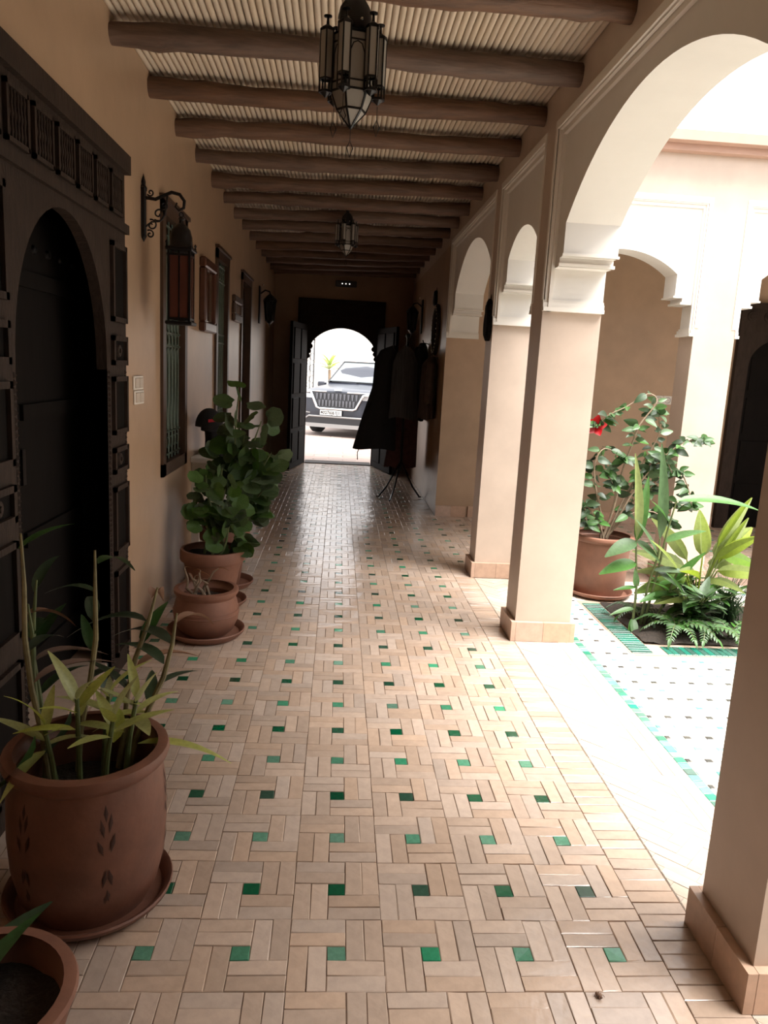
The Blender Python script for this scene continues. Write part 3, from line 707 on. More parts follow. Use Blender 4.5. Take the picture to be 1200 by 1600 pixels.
# ------------------------------------------------------------------ wall bracket and its red glass lantern
def spiral(c, r0, turns, a0, plane, n=26, sg=1):
    out = []
    for k in range(n+1):
        t = k/n; r = r0*(1-t*.86); a = a0+sg*turns*2*pi*t
        out.append(plane(c[0]+r*math.cos(a), c[1]+r*math.sin(a)))
    return out
br = thing('lantern_bracket', 'black wrought iron scroll bracket fixed to the left wall beside the carved door', 'bracket', (-1.03, 4.1, 0))
pl = lambda x, z: (x, 0, z)
b = MB(); b.cbox(0, .022, -.014, .014, 2.11, 2.36, .004); b.lathe([(.016, 2.33), (.018, 2.345), (.010, 2.36), (.011, 2.375), (0, 2.415)], 10, (.011, 0, 0)); b.lathe([(0, 2.085), (.014, 2.11), (.014, 2.12)], 8, (.011, 0, 0)); b.build('back_plate', M_IRON, br)
b = MB(); b.tube([pl(.02, 2.30), pl(.07, 2.295), pl(.11, 2.315), pl(.15, 2.333), pl(.19, 2.325), pl(.213, 2.295), pl(.21, 2.262), pl(.185, 2.248), pl(.168, 2.265), pl(.176, 2.285)], [.009]*5+[.0085, .008, .007, .006, .004], 8); b.build('arm', M_IRON, br, True)
for c, r0, a0, sg, tn in (((.085, 2.225), .034, -2.2, 1, 1.4), ((.112, 2.268), .022, -2.4, 1, 1.3), ((.05, 2.17), .028, pi*.6, -1, 1.2), ((.042, 2.125), .022, pi*.7, -1, 1.2), ((.045, 2.325), .018, -2.6, 1, 1.2)):
    b = MB(); b.tube(spiral(c, r0, tn, a0, pl, 24, sg), .0042, 6); b.build('scroll', M_IRON, br, True)
b = MB(); b.tube([pl(.02, 2.16), pl(.05, 2.185), pl(.09, 2.19), pl(.118, 2.225), pl(.125, 2.28), pl(.13, 2.32)], .0045, 6); b.build('brace', M_IRON, br, True)
ln = thing('wall_lantern', 'black iron lantern with red glass panes hanging from the scroll bracket', 'lantern', (-.832, 4.1, 1.685))
b = MB(); hw = .052; z1 = .365
for sx in (-1, 1):
    for sy in (-1, 1): b.bar((sx*hw, sy*hw, .012), (sx*hw, sy*hw, z1), .011)
    for z in (.03, z1-.02): b.bar((sx*hw, -hw, z), (sx*hw, hw, z), .01); b.bar((-hw, sx*hw, z), (hw, sx*hw, z), .01)
    b.bar((0, sx*hw, .03), (0, sx*hw, z1), .006); b.bar((sx*hw, 0, .03), (sx*hw, 0, z1), .006)
b.cbox(-.068, .068, -.068, .068, 0, .018, .004); b.cbox(-.068, .068, -.068, .068, z1, z1+.018, .004); b.build('lantern_frame', M_IRON, ln)
for k in range(4):
    a = k*pi/2
    for s in (0, 1):
        MB().box(.004-.05*s, .046-.05*s, -.0015, .0015, .032, z1-.022).build('glass_pane', M_RGLASS, ln, loc=(hw*math.cos(a-pi/2), hw*math.sin(a-pi/2), 0), rot=(0, 0, a))
MB().lathe([(.066, z1+.018), (.058, z1+.03), (.056, z1+.07), (.046, z1+.105), (.026, z1+.128), (.012, z1+.137), (.010, z1+.15), (.018, z1+.158), (.008, z1+.17), (0, z1+.172)], 20).build('dome', M_IRON, ln, True)
MB().tube([(.01*math.cos(2*pi*k/12), 0, z1+.178+.012*math.sin(2*pi*k/12)) for k in range(12)], .0028, 6, closed=True).build('hanging_ring', M_IRON, ln, True)
for sx in (-1, 1):
    for sy in (-1, 1): MB().lathe([(.006, 0), (.004, .012), (.008, .02), (0, .03)], 8, (sx*.06, sy*.06, z1+.018)).build('finial', M_IRON, ln, True)
# dark lantern sconces further in
def sconce(loc, sg, label, s=1.0):
    t = thing('wall_sconce', label, 'wall lamp', loc, 0 if sg > 0 else pi, group='dark lantern sconces on the passage walls')
    t.scale = (s, s, s)
    MB().cbox(0, .012, -.045, .045, -.14, .16, .004).build('back_plate', M_IRON, t)
    MB().tube([(.01, 0, .1), (.05, 0, .13), (.085, 0, .12), (.09, 0, .1)], .007, 6).build('arm', M_IRON, t, True)
    MB().lathe([(.012, .1), (.03, .085), (.052, .06), (.056, .05), (.056, .04)], 8, (.09, 0, 0)).build('cap', M_IRON, t)
    b = MB()
    for k in range(6):
        a, c = 2*pi*k/6, 2*pi*(k+1)/6
        p, q = (.09+.05*math.cos(a), .05*math.sin(a)), (.09+.035*math.cos(a), .035*math.sin(a)); p2 = (.09+.05*math.cos(c), .05*math.sin(c)); q2 = (.09+.035*math.cos(c), .035*math.sin(c))
        b.bar((*p, .045), (*q, -.11), .006); b.bar((*p, .045), (*p2, .045), .006); b.bar((*q, -.11), (*q2, -.11), .006)
    b.lathe([(.036, -.11), (.02, -.13), (.006, -.14), (0, -.165)], 8, (.09, 0, 0)); b.build('lantern_frame', M_IRON, t)
    for k in range(6):
        a, c = 2*pi*k/6, 2*pi*(k+1)/6
        pane(t, [(.09+.035*math.cos(a), .035*math.sin(a), -.11), (.09+.035*math.cos(c), .035*math.sin(c), -.11), (.09+.05*math.cos(c), .05*math.sin(c), .045), (.09+.05*math.cos(a), .05*math.sin(a), .045)]).data.materials[0] = M_DGLASS
    MB().lathe([(0, .162), (.008, .166), (.008, .176), (0, .182)], 8, (.03, 0, 0)).build('glass_knob', M_BRASS, t, True)
    return t
def ornament(label, y, z0, z1, hw):
    t = thing('wall_ornament', label, 'wall ornament', (1.08, y, 0), group='dark pointed ornaments hung on the right wall')
    pr_ = [(0, 1.0), (.45, .93), (.62, .84), (.55, .72), (.8, .6), (1.0, .4), (.95, .2), (.7, .06), (.3, 0)]
    poly = [(a*hw, z0+(z1-z0)*q_) for a, q_ in pr_]; poly = poly+[(-a, z) for a, z in reversed(poly[1:])]
    n_ = len(poly); cy_ = 0; cz_ = (z0+z1)/2; b = MB()
    b.add([(0, a, z) for a, z in poly]+[(-.022, a, z) for a, z in poly]+[(-.036, a*.7, cz_+(z-cz_)*.8) for a, z in poly], [tuple(range(2*n_, 3*n_))]+[(i, (i+1) % n_, n_+(i+1) % n_, n_+i) for i in range(n_)]+[(n_+i, n_+(i+1) % n_, 2*n_+(i+1) % n_, 2*n_+i) for i in range(n_)])
    b.build('ornament_body', M_DWOOD2, t)
    MB().lathe([(.011, 0), (.008, .008), (0, .011)], 10).build('silver_stud', M_BRASS, t, True, loc=(-.03, 0, z1-.035), rot=(0, -pi/2, 0))
    MB().tube([(-.004, -.02, z1-.01), (-.004, 0, z1+.03), (-.004, .02, z1-.01)], .002, 5).build('hanging_cord', M_BLACK, t)
ornament('dark pointed ornament hung on the passage side of the second pillar', 5.655, 1.76, 2.06, .095)
ornament('small dark pointed ornament hung above the oval studded mirror', 9.0, 2.26, 2.44, .09)
sconce((1.08, 10.5, 2.22), -1, 'dark sconce on the right wall nearest the street door', 1.5)
sconce((-1.03, 9.75, 2.2), 1, 'dark sconce high on the left wall beyond the narrow door', 1.5)
# ------------------------------------------------------------------ framed pieces, switches, emergency light
def framed(name, label, cat, u0, u1, z0, z1, fm, inner, n=.035):
    t = thing(name, label, cat, (-1.03, (u0+u1)/2, (z0+z1)/2))
    hu, hz = (u1-u0)/2, (z1-z0)/2; e = .07
    for (ya, yb, za, zb) in ((-hu, hu, -hz, -hz+e), (-hu, hu, hz-e, hz), (-hu, -hu+e, -hz+e, hz-e), (hu-e, hu, -hz+e, hz-e)):
        b = MB(); b.cbox(0, n, ya, yb, za, zb, .01); b.build('frame_side', fm, t)
    MB().box(0, .012, -hu+e, hu-e, -hz+e, hz-e).build('inner_panel', inner, t)
    b = MB(); e2 = e+.012
    for (ya, yb, za, zb) in ((-hu+e, hu-e, -hz+e, -hz+e2), (-hu+e, hu-e, hz-e2, hz-e), (-hu+e, -hu+e2, -hz+e, hz-e), (hu-e2, hu-e, -hz+e, hz-e)): b.box(.01, .02, ya, yb, za, zb)
    b.build('inner_slip', M_BRASS, t)
    return t
framed('framed_mirror', 'tall mirror in a polished reddish wood frame between the two barred windows', 'mirror', 5.70, 6.20, 1.72, 2.24, M_REDWOOD, mat('tarnished_mirror', (.16, .08, .05), rough=.12, metal=.7), .05)
framed('framed_picture', 'small wooden framed picture between the second window and narrow door', 'picture', 7.38, 7.88, 1.89, 2.13, M_FWOOD, M_PRINT)
sw = thing('switch_plate', 'double row of white light switches on the left wall', 'switch', (-1.03, 3.99, 1.345))
for r in range(2):
    MB().cbox(0, .010, -.088+.012*r, .088+.012*r, .002 if r == 0 else -.072, .072 if r == 0 else -.002, .003).build('plate', M_PLASTIC, sw)
    for c in range(2):
        MB().cbox(.008, .016, -.075+c*.08+.012*r, -.01+c*.08+.012*r, (.012 if r == 0 else -.062), (.062 if r == 0 else -.012), .003).build('rocker', mat('cream_rocker', (.55, .46, .37), rough=.35), sw)
for k in range(2):
    s = thing('wall_socket', ('left' if k == 0 else 'right')+' white round wall socket of the pair on the courtyard back wall', 'socket', (3.40+k*.094, 7.98, 1.35), group='pair of wall sockets')
    MB().cbox(-.045, .045, -.010, 0, -.045, .045, .003).build('plate', M_PLASTIC, s)
    MB().lathe([(.033, 0), (.033, .004), (.028, .004), (.026, -.003), (0, -.003)], 20).build('socket_well', mat('grey_plastic', (.33, .31, .29), rough=.4), s, True, loc=(0, -.010, 0), rot=(pi/2, 0, 0))
    for q in (-1, 1): MB().lathe([(.004, 0), (.004, .002), (0, .002)], 8).build('pin_hole', M_IRON, s, loc=(q*.01, -.008, 0), rot=(pi/2, 0, 0))
em = thing('emergency_light', 'small box with three tiny white lights above the street door', 'light', (.043, 12.0, 2.758))
MB().cbox(-.16, .16, -.05, 0, -.045, .045, .008).build('housing', mat('dark_plastic', (.05, .045, .045), rough=.4), em)
for k in range(3): MB().lathe([(.009, 0), (.008, .006), (0, .009)], 10).build('lamp_lens', mat('led', (1, .97, .9), emit=.55), em, True, loc=(-.06+k*.055, -.05, 0), rot=(pi/2, 0, 0))
# ------------------------------------------------------------------ oval studded mirror and hanging coats on the right wall
ov = thing('oval_mirror', 'oval mirror in a dark frame set with small silver studs on the right wall', 'mirror', (1.08, 8.72, 1.985))
def ellipse_ring(a, c, n=36): return [(-.018, a*math.cos(2*pi*k/n), c*math.sin(2*pi*k/n)) for k in range(n)]
MB().tube(ellipse_ring(.21, .255), .028, 8, closed=True).build('frame', M_DWOOD, ov, True)
b = MB(); e = ellipse_ring(.2, .245); b.add([(-.012, y, z) for _, y, z in e]+[(-.002, y, z) for _, y, z in e], [tuple(range(36)), tuple(range(71, 35, -1))]+[(i, (i+1) % 36, 36+(i+1) % 36, 36+i) for i in range(36)]); b.build('mirror_glass', mat('dim_mirror', (.12, .1, .09), rough=.1, metal=1), ov)
for k in range(28): MB().lathe([(.009, 0), (.006, .007), (0, .009)], 8).build('stud', M_BRASS, ov, True, loc=(-.044, .21*math.cos(2*pi*k/28), .255*math.sin(2*pi*k/28)), rot=(0, -pi/2, 0))
def cloth(name, m, parent, prof, n=40, folds=7, amp=.02, seed=0, thick=1, sq=None):
    # hanging garment: closed pleated tube, prof [(z, half width a, half depth b, cx, cy)]
    q = random.Random(seed); ph = q.uniform(0, 6); b = MB(); N_ = n
    rows = []
    Z = prof; m_ = 28
    def lerp(t):
        t = t*(len(Z)-1); i = min(int(t), len(Z)-2); f = t-i
        return [Z[i][k]*(1-f)+Z[i+1][k]*f for k in range(5)]
    vs = []
    for r in range(m_+1):
        t = r/m_; z, a, c, cx, cy = lerp(t)
        for k in range(N_):
            an = 2*pi*k/N_; fo = 1+amp/max(a, .03)*(t**.6)*math.sin(folds*an+ph+1.3*math.sin(3*t))*(.6+.4*math.sin(2*an+ph))
            vs.append((cx+a*math.cos(an)*fo, cy+c*math.sin(an)*fo, z+.012*t*math.sin(3*an+ph)))
    fs = [(r*N_+k, r*N_+(k+1) % N_, (r+1)*N_+(k+1) % N_, (r+1)*N_+k) for r in range(m_) for k in range(N_)]
    fs += [tuple(range(N_-1, -1, -1))]
    b.add(vs, fs); return b.build(name, m, parent, True, 80)
def wall_coat(label, y, z0, z1, wd, m, seed):
    t = thing('hanging_coat', label, 'coat', (1.08, y, 0), group='coats hung on the right wall')
    H = z1-z0
    cloth('coat_body', m, t, [(z1, .03, .03, -.07, 0), (z1-.05*H, .055, wd*.28, -.075, 0), (z1-.14*H, .08, wd*.44, -.09, 0), (z1-.4*H, .08, wd*.46, -.095, 0), (z0, .085, wd*.52, -.1, 0)], seed=seed, folds=9, amp=.014)
    for s in (-1, 1): cloth('sleeve', m, t, [(z1-.1*H, .04, .05, -.09, s*wd*.42), (z1-.3*H, .045, .055, -.10, s*wd*.50), (z1-.75*H, .04, .05, -.105, s*wd*.53)], n=16, folds=3, amp=.008, seed=seed+1)
    MB().tube([(0, 0, z1-.01), (-.06, 0, z1), (-.075, 0, z1+.035)], .007, 6).build('hook', M_IRON, t, True)
wall_coat('long black coat hanging on the right wall just beyond the oval mirror', 9.55, .92, 1.86, .50, M_BLACK, 3)
wall_coat('dark brown jacket hanging on the right wall below the oval mirror', 8.52, 1.0, 1.68, .34, M_BROWNC, 5)
# coat stand with robes
cs = thing('coat_stand', 'dark metal coat stand on three splayed legs by the street door', 'coat stand', (.80, 9.3, 0))
MB().tube([(0, 0, .30), (0, 0, 1.92)], .016, 10).build('pole', M_IRON, cs, True)
for dx, dy in ((-.29, -.35), (-.16, -.62), (.235, -.25)):
    MB().tube([(0, 0, .42), (dx*.25, dy*.25, .30), (dx*.62, dy*.62, .12), (dx*.97, dy*.97, .012), (dx*1.03, dy*1.03, .02)], .011, 8).build('leg', M_IRON, cs, True)
for k in range(6):
    a = k*pi/3+.3; MB().tube([(0, 0, 1.72), (.1*math.cos(a), .1*math.sin(a), 1.70), (.17*math.cos(a), .17*math.sin(a), 1.76), (.18*math.cos(a), .18*math.sin(a), 1.81)], .007, 6).build('hook_arm', M_IRON, cs, True)
MB().lathe([(.016, 1.9), (.028, 1.92), (.024, 1.945), (0, 1.955)], 12).build('finial', M_IRON, cs, True)
rb = thing('black_robe', 'long black robe swept to the left across the street doorway', 'robe', (.80, 9.3, 0))
cloth('robe_body', M_BLACK, rb, [(1.80, .03, .03, -.16, .04), (1.74, .10, .05, -.22, .04), (1.62, .14, .07, -.24, .03), (1.3, .145, .08, -.25, .02), (.95, .20, .08, -.30, .0), (.55, .26, .08, -.345, -.02)], folds=8, amp=.018, seed=2)
MB().tube([(-.52, -.02, .56), (-.545, -.02, .50), (-.54, -.02, .41)], .006, 6).build('belt_end', M_BLACK, rb, True)
dj = thing('grey_djellaba', 'grey striped robe hanging in the middle of the coat stand', 'robe', (.80, 9.3, 0))
cloth('robe_body', M_GREYC, dj, [(1.80, .03, .03, -.02, -.14), (1.72, .10, .045, -.03, -.15), (1.6, .14, .06, -.03, -.16), (1.2, .15, .07, -.03, -.17), (.95, .17, .075, -.02, -.17)], folds=9, amp=.016, seed=8)
dr = thing('rose_robe', 'dark rose coloured long robe behind the grey robe on the coat stand', 'robe', (.80, 9.3, 0))
cloth('robe_body', M_ROSE, dr, [(1.79, .03, .03, .05, .10), (1.70, .10, .05, .05, .12), (1.5, .14, .06, .05, .13), (.9, .16, .07, .03, .14), (.32, .19, .08, .0, .15)], folds=8, amp=.018, seed=12)
jk = thing('black_jacket', 'short black jacket hanging on the right side of the coat stand', 'jacket', (.80, 9.3, 0))
cloth('jacket_body', M_BLACK, jk, [(1.80, .03, .03, .13, -.08), (1.73, .07, .05, .15, -.08), (1.6, .085, .06, .16, -.08), (1.25, .085, .06, .16, -.08), (1.05, .09, .06, .16, -.08)], folds=7, amp=.012, seed=15)
# ------------------------------------------------------------------ wall console with bag and cap
sh = thing('console_shelf', 'white wall console with curved bracket behind the potted plants', 'shelf', (-1.03, 5.66, 0))
MB().cbox(0, .22, -.26, .24, .795, .835, .006).build('shelf_board', M_TRIM, sh)
MB().cbox(0, .18, -.22, .20, .72, .795, .006).build('apron', M_PLASTIC, sh)
for yy in (-.2, .16):
    b = MB(); b.prism([(0, .72), (.16, .72), (.15, .64), (.09, .56), (.06, .45), (.05, 0), (0, 0)], lambda p, q, t: (p, t, q), yy, yy+.035); b.build('bracket', M_TRIM, sh)
bgo = thing('black_bag', 'slumped black fabric bag leaning on the white wall console', 'bag', (-.90, 5.62, .835))
cloth('bag_body', M_BLACK, bgo, [(.25, .03, .05, -.02, .02), (.22, .06, .09, -.015, .02), (.12, .075, .11, .01, .02), (.0, .085, .12, .02, .02)], n=24, folds=4, amp=.006, seed=4)
MB().tube([(.0, -.05, .22), (.02, -.05, .27), (.02, .06, .27), (.0, .09, .22)], .008, 6).build('strap', M_BLACK, bgo, True)
cp = thing('peaked_cap', 'black peaked cap with a red label resting on the black bag', 'cap', (-.915, 5.50, 1.05))
b = MB(); vs = []; n = 24
for r in range(8):
    ph = (pi/2)*r/7
    for k in range(n): vs.append((.098*math.cos(ph)*math.cos(2*pi*k/n), .11*math.cos(ph)*math.sin(2*pi*k/n), .13*math.sin(ph)))
b.add(vs, [(r*n+k, r*n+(k+1) % n, (r+1)*n+(k+1) % n, (r+1)*n+k) for r in range(7) for k in range(n)]+[tuple(range(n-1, -1, -1))]); b.build('crown', M_BLACK, cp, True)
b = MB(); br_ = []
for k in range(13):
    a = math.radians(-150+100*k/12+35)
    br_.append((.098*math.cos(a), .11*math.sin(a)))
outr = [(x*1.0+.0+.035*math.sin(pi*k/12)*(-.3), y-.085*math.sin(pi*k/12)) for k, (x, y) in enumerate(br_)]
vs = [(x, y, .012) for x, y in br_]+[(x, y, -.015) for x, y in outr]+[(x, y, .005) for x, y in br_]+[(x, y, -.022) for x, y in outr]
b.add(vs, [(k, k+1, 14+k, 13+k) for k in range(12)]+[(26+k, 39+k, 40+k, 27+k) for k in range(12)]+[(13+k, 14+k, 40+k, 39+k) for k in range(12)]); b.build('peak', M_BLACK, cp, True)
MB().obox((.040, -.097, .050), (.030, .010, .004), (.002, -.005, 0), (0, 0, .0105)).build('red_label', M_REDLAB, cp)
# ------------------------------------------------------------------ pots
def pot_mesh(name, prof, H, m, t=.016, soil=.05, n=40):
    outer = [(0, 0)]+prof
    inner = [(max(r-t, .01), z) for r, z in reversed(prof) if z > H*.35]
    b = MB(); b.lathe(outer+inner+[(0, inner[-1][1])], n); return b
def saucer(label, loc, r, m=M_TERRA, group='terracotta saucers'):
    o = MB().lathe([(0, 0), (r*.82, 0), (r*.98, .03), (r, .042), (r*.985, .047), (r*.94, .042), (r*.86, .014), (0, .012)], 40).build('plant_saucer', m, None, True, loc=loc)
    return tag(o, label, 'saucer', group)
def soil(parent, r, z):
    q = random.Random(int(r*1000)); b = MB(); n = 24; vs = [(0, 0, z+.008)]
    for k in range(1, 5):
        for j in range(n): vs.append((r*k/4*math.cos(2*pi*j/n), r*k/4*math.sin(2*pi*j/n), z+q.uniform(-.006, .008)))
    fs = [(0, 1+j, 1+(j+1) % n) for j in range(n)]+[(1+k*n+j, 1+(k+1)*n+j, 1+(k+1)*n+(j+1) % n, 1+k*n+(j+1) % n) for k in range(3) for j in range(n)]
    b.add(vs, fs); return b.build('soil', M_SOIL, parent, True)
# leaf meshes: along +Y, base at origin, length 1, normal +Z
def leaf_mesh(name, m, wid, droop=.18, fold=.12, tip=1.0, n=9, pleat=0):
    b = MB(); vs = []; cols = 5
    for i in range(n+1):
        t = i/n; wv = wid*(math.sin(pi*min(1, t**.72*.97+.012))**(.8))*(1-.12*t)*.5
        for c in range(cols):
            s = (c-2)/2; z = -droop*t*t+fold*abs(s)*wv*2+(pleat*wv*(1 if c % 2 else -1))
            vs.append((s*wv, t*(1-.08*droop*t), z))
    fs = [(i*cols+c, i*cols+c+1, (i+1)*cols+c+1, (i+1)*cols+c) for i in range(n) for c in range(cols-1)]
    b.add(vs, fs); return b.mesh(name, m, True, 80)
def round_leaf(name, m, lobes=5):
    b = MB(); n = 20; vs = [(0, .12, -.04)]
    for r in (.5, 1):
        for k in range(n):
            a = -pi/2+2*pi*(k+.5)/n; rad = .5*r*(1+.05*math.cos(lobes*a))*(1-.28*math.exp(-((a+pi/2)/.35)**2)-.28*math.exp(-((a-1.5*pi)/.35)**2))
            vs.append((rad*math.cos(a), .46+rad*math.sin(a), .05*r*r+.03*r*math.sin(3*a)-.04))
    fs = [(0, 1+k, 1+(k+1) % n) for k in range(n)]+[(1+k, 1+n+k, 1+n+(k+1) % n, 1+(k+1) % n) for k in range(n)]
    b.add(vs, fs); return b.mesh(name, m, True, 80)
def put_leaf(parent, me, p, d, L, up=(0, 0, 1), roll=0, w=1.0, name='leaf', z=1.0):
    if parent.location.x < -.4 and parent.location.x+p[0]+Vector(d).normalized().x*L < -.955: return None
    return link(name, me, parent, mw=frame_m(p, d, up, (L*w, L, L*z), roll))
def pol(a, e, r=1): return Vector((r*math.cos(e)*math.cos(a), r*math.cos(e)*math.sin(a), r*math.sin(e)))
LF_BAM = [leaf_mesh('leaf', M_LBRIGHT, .26, .22), leaf_mesh('leaf', M_LBRIGHT, .22, .4), leaf_mesh('leaf', M_LBRIGHT, .3, .1)]
LF_DK = [leaf_mesh('leaf', M_LDARK, .2, .55), leaf_mesh('leaf', M_LDARK, .24, .3), leaf_mesh('leaf', M_LDARK, .28, .7)]
LF_DRY = leaf_mesh('leaf', M_DRY, .2, .6, .3)
LF_RND = [round_leaf('leaf', M_LGER, 5), round_leaf('leaf', M_LGER, 7)]
LF_GIN = [leaf_mesh('leaf', M_LMID, .30, .25, .1), leaf_mesh('leaf', M_LMID, .26, .12, .12)]
LF_HIB = [leaf_mesh('leaf', M_LMID, .55, .2, .15), leaf_mesh('leaf', M_LDARK, .6, .3, .1)]
LF_BIG = leaf_mesh('leaf', M_LYEL, .20, .12, .2)
# --- big pot
tp = thing('potted_dracaena', 'tall terracotta pot with incised leaf motif and lime green shoots, front left', 'potted plant', (-.65, 1.97, .014))
prof = [(.165, 0), (.185, .04), (.203, .12), (.210, .22), (.208, .32), (.200, .385), (.199, .40), (.214, .415), (.219, .43), (.214, .445), (.203, .448)]
pot_mesh('pot', prof, .448, M_TERRA).build('pot', M_TERRA, tp, True)
pot_o = tp.children[0]
def motif(a0, zc, s=1.0):                            # incised leaf sprig on the pot wall
    b = MB()
    def onpot(da, z):
        r = .2115 if z > .1 else .205
        r = max(.19, .2115-.6*(z-.24)**2); a = a0+da
        return Vector((r*math.cos(a), r*math.sin(a), z))
    for (da, z, dl, dz) in ((0, .33, .0, .04), (.035, .30, .03, .045), (-.035, .29, -.03, .045), (.045, .245, .05, .045), (-.05, .24, -.055, .04), (.02, .19, .035, -.045), (-.02, .19, -.035, -.045), (.0, .13, .02, -.035), (0, .12, -.025, -.03)):
        c = onpot(da*s+dl*.5*s, zc-.24+z+dz*.5); e = onpot(da*s+dl*s, zc-.24+z+dz); f = onpot(da*s, zc-.24+z)
        n = Vector((c.x, c.y, 0)).normalized(); t = (e-f); L2 = t.length*.6; t.normalize(); x = t.cross(n)
        b.add([c-t*L2, c+x*.006, c+t*L2, c-x*.006, c+n*.0008], [(0, 1, 4), (1, 2, 4), (2, 3, 4), (3, 0, 4)])
    b.build('incised_motif', mat('incised_clay', (.055, .022, .014), rough=.8), pot_o)
for a in (-1.05, -2.1, .1): motif(a, .24)
soil(tp, .186, .30)
q = random.Random(5)
sh_list = [(.055, -.05, .40, .03, .0), (-.015, -.02, .45, -.01, .02), (.09, .03, .42, .03, .02), (.02, .07, .40, .01, .03), (-.06, -.06, .36, -.03, 0)]
for (x, y, h, lx, ly) in sh_list:
    MB().tube([(x, y, .29), (x+lx*.4, y+ly*.4, .29+h*.35), (x+lx, y+ly, .30+h*.62)], [.0085, .008, .006], 8).build('stem', M_STEM, tp, True)
    tip = Vector((x+lx, y+ly, .30+h*.55))
    for k in range(6):
        a = k*2.4+q.uniform(-.4, .4)+x*30; e = .15+.2*k+q.uniform(-.15, .15)
        put_leaf(tp, q.choice(LF_BAM), tip+Vector((0, 0, .014*k-.04)), pol(a, min(e, 1.25)), q.uniform(.11, .17), w=1.0)
put_leaf(tp, LF_BAM[1], (.12, .06, .42), (1, .12, .12), .26, w=.75)
put_leaf(tp, LF_BAM[0], (-.01, -.06, .52), (-.95, -.25, .25), .15)
for (x, y, h, lx, ly, m) in ((-.13, .04, .72, -.08, .06, M_CANE), (-.06, .12, .64, .02, .14, M_CANE), (.03, .14, .52, .08, .16, M_CANE), (.08, .12, .46, .12, .12, M_CANE), (-.12, .06, .50, -.10, .10, M_STEM), (-.15, .08, .56, -.06, .12, M_STEM)):
    pts = [(x+lx*t+.012*math.sin(7*t+x*40), y+ly*t, .29+h*t) for t in (0, .2, .4, .6, .8, 1)]
    MB().tube(pts, [.009, .0085, .0085, .008, .0065, .003], 8).build('cane', m, tp, True)
    for k in range(5):
        t = .42+.13*k; p = Vector((x+lx*t, y+ly*t, .29+h*t)); a = q.uniform(.3, 3.6)
        put_leaf(tp, q.choice(LF_DK) if q.random() < .85 else LF_DRY, p, pol(a, q.uniform(.1, .8)), q.uniform(.14, .24), w=.9)
for (dx, dy) in ((-.10, -.10), (-.06, .05)): put_leaf(tp, LF_DK[2], (dx, dy, .52), (-.2, -.4, -.9), .26, up=(1, 0, 0))
saucer('dark terracotta saucer under the tall incised pot', (-.65, 1.97, 0), .228)
# --- pot cut by the bottom left corner
t0 = thing('potted_succulent', 'round terracotta pot cut off by the bottom left corner with dark leaf', 'potted plant', (-.70, 1.40, 0))
pot_mesh('pot', [(.12, 0), (.155, .05), (.175, .11), (.185, .16), (.196, .178), (.2, .19), (.196, .2), (.186, .202)], .202, M_TERRA).build('pot', M_TERRA2, t0, True)
soil(t0, .165, .13)
for k in range(4): put_leaf(t0, LF_DK[k % 3], (-.05, .0, .13), pol(k*.8+1.2, .8+.1*(k % 3)), .24, w=1.1)
put_leaf(t0, leaf_mesh('leaf', M_LDARK, .28, .5), (-.06, .06, .13), (.30, .8, .6), .26)
# --- low wide pot with dry twigs
t1 = thing('potted_twigs', 'low squat terracotta pot with dry bare twigs in front of the leafy plants', 'potted plant', (-.69, 4.11, .014))
pot_mesh('pot', [(.115, 0), (.15, .03), (.176, .09), (.180, .135), (.168, .19), (.160, .215), (.168, .228), (.176, .24), (.176, .258), (.166, .262)], .262, M_TERRA2).build('pot', M_TERRA2, t1, True)
b = MB(); [b.tube([(r*math.cos(2*pi*k/40), r*math.sin(2*pi*k/40), z) for k in range(40)], .0025, 4, closed=True) for r, z in ((.1805, .125), (.1795, .145))]; b.build('rim_lines', M_TERRA2, t1, True)
soil(t1, .15, .19)
q = random.Random(9)
for k in range(7):
    a = q.uniform(0, 6.28); r0 = q.uniform(.01, .07); b = MB(); p = Vector((r0*math.cos(a), r0*math.sin(a), .18)); pts = [p.copy()]
    for s in range(5): p = p+Vector((q.uniform(-.04, .03), q.uniform(-.02, .02), q.uniform(.02, .058))); pts.append(p.copy())
    b.tube(pts, [.009, .0085, .008, .007, .006, .003], 6); b.build('twig', M_TWIG, t1, True)
    put_leaf(t1, LF_DRY, pts[-1], pol(q.uniform(0, 6), .2), .06)
saucer('wide terracotta saucer under the low squat pot', (-.69, 4.11, 0), .215, M_TERRA2)
# --- pot A, pot B with round leaves
def geranium(label, loc, prof, H, stems, seed, rs, group='potted leafy plants along the left wall'):
    t = thing('potted_pelargonium', label, 'potted plant', loc, group=group)
    pot_mesh('pot', prof, H, M_TERRA2).build('pot', M_TERRA2, t, True)
    q = random.Random(seed); soil(t, prof[-1][0]-.02, H-.04)
    for (x, y, tx, ty, tz) in stems:
        pts = []
        for s in range(7):
            f = s/6; pts.append(Vector((x+(tx-x)*f+.02*math.sin(5*f+x*20), y+(ty-y)*f+.02*math.cos(4*f+seed), H-.05+(tz-H+.05)*f)))
        MB().tube(pts, [.009, .0085, .008, .0075, .0065, .0055, .003], 7).build('stem', M_STEM, t, True)
        n = int(9+tz*10)
        for k in range(n):
            f = .28+.72*(k+1)/n; i = min(int(f*6), 5); p = pts[i].lerp(pts[i+1], f*6-i)
            a = q.uniform(0, 2*pi); e = q.uniform(-.1, .7); L = q.uniform(*rs)
            st_ = p+pol(a, e+.2, q.uniform(.02, .07))
            put_leaf(t, q.choice(LF_RND), st_, pol(a+q.uniform(-.4, .4), e-.3), L, up=(q.uniform(-.1, .9), q.uniform(-1.6, -.5), 1), roll=q.uniform(-.4, .4))
    return t
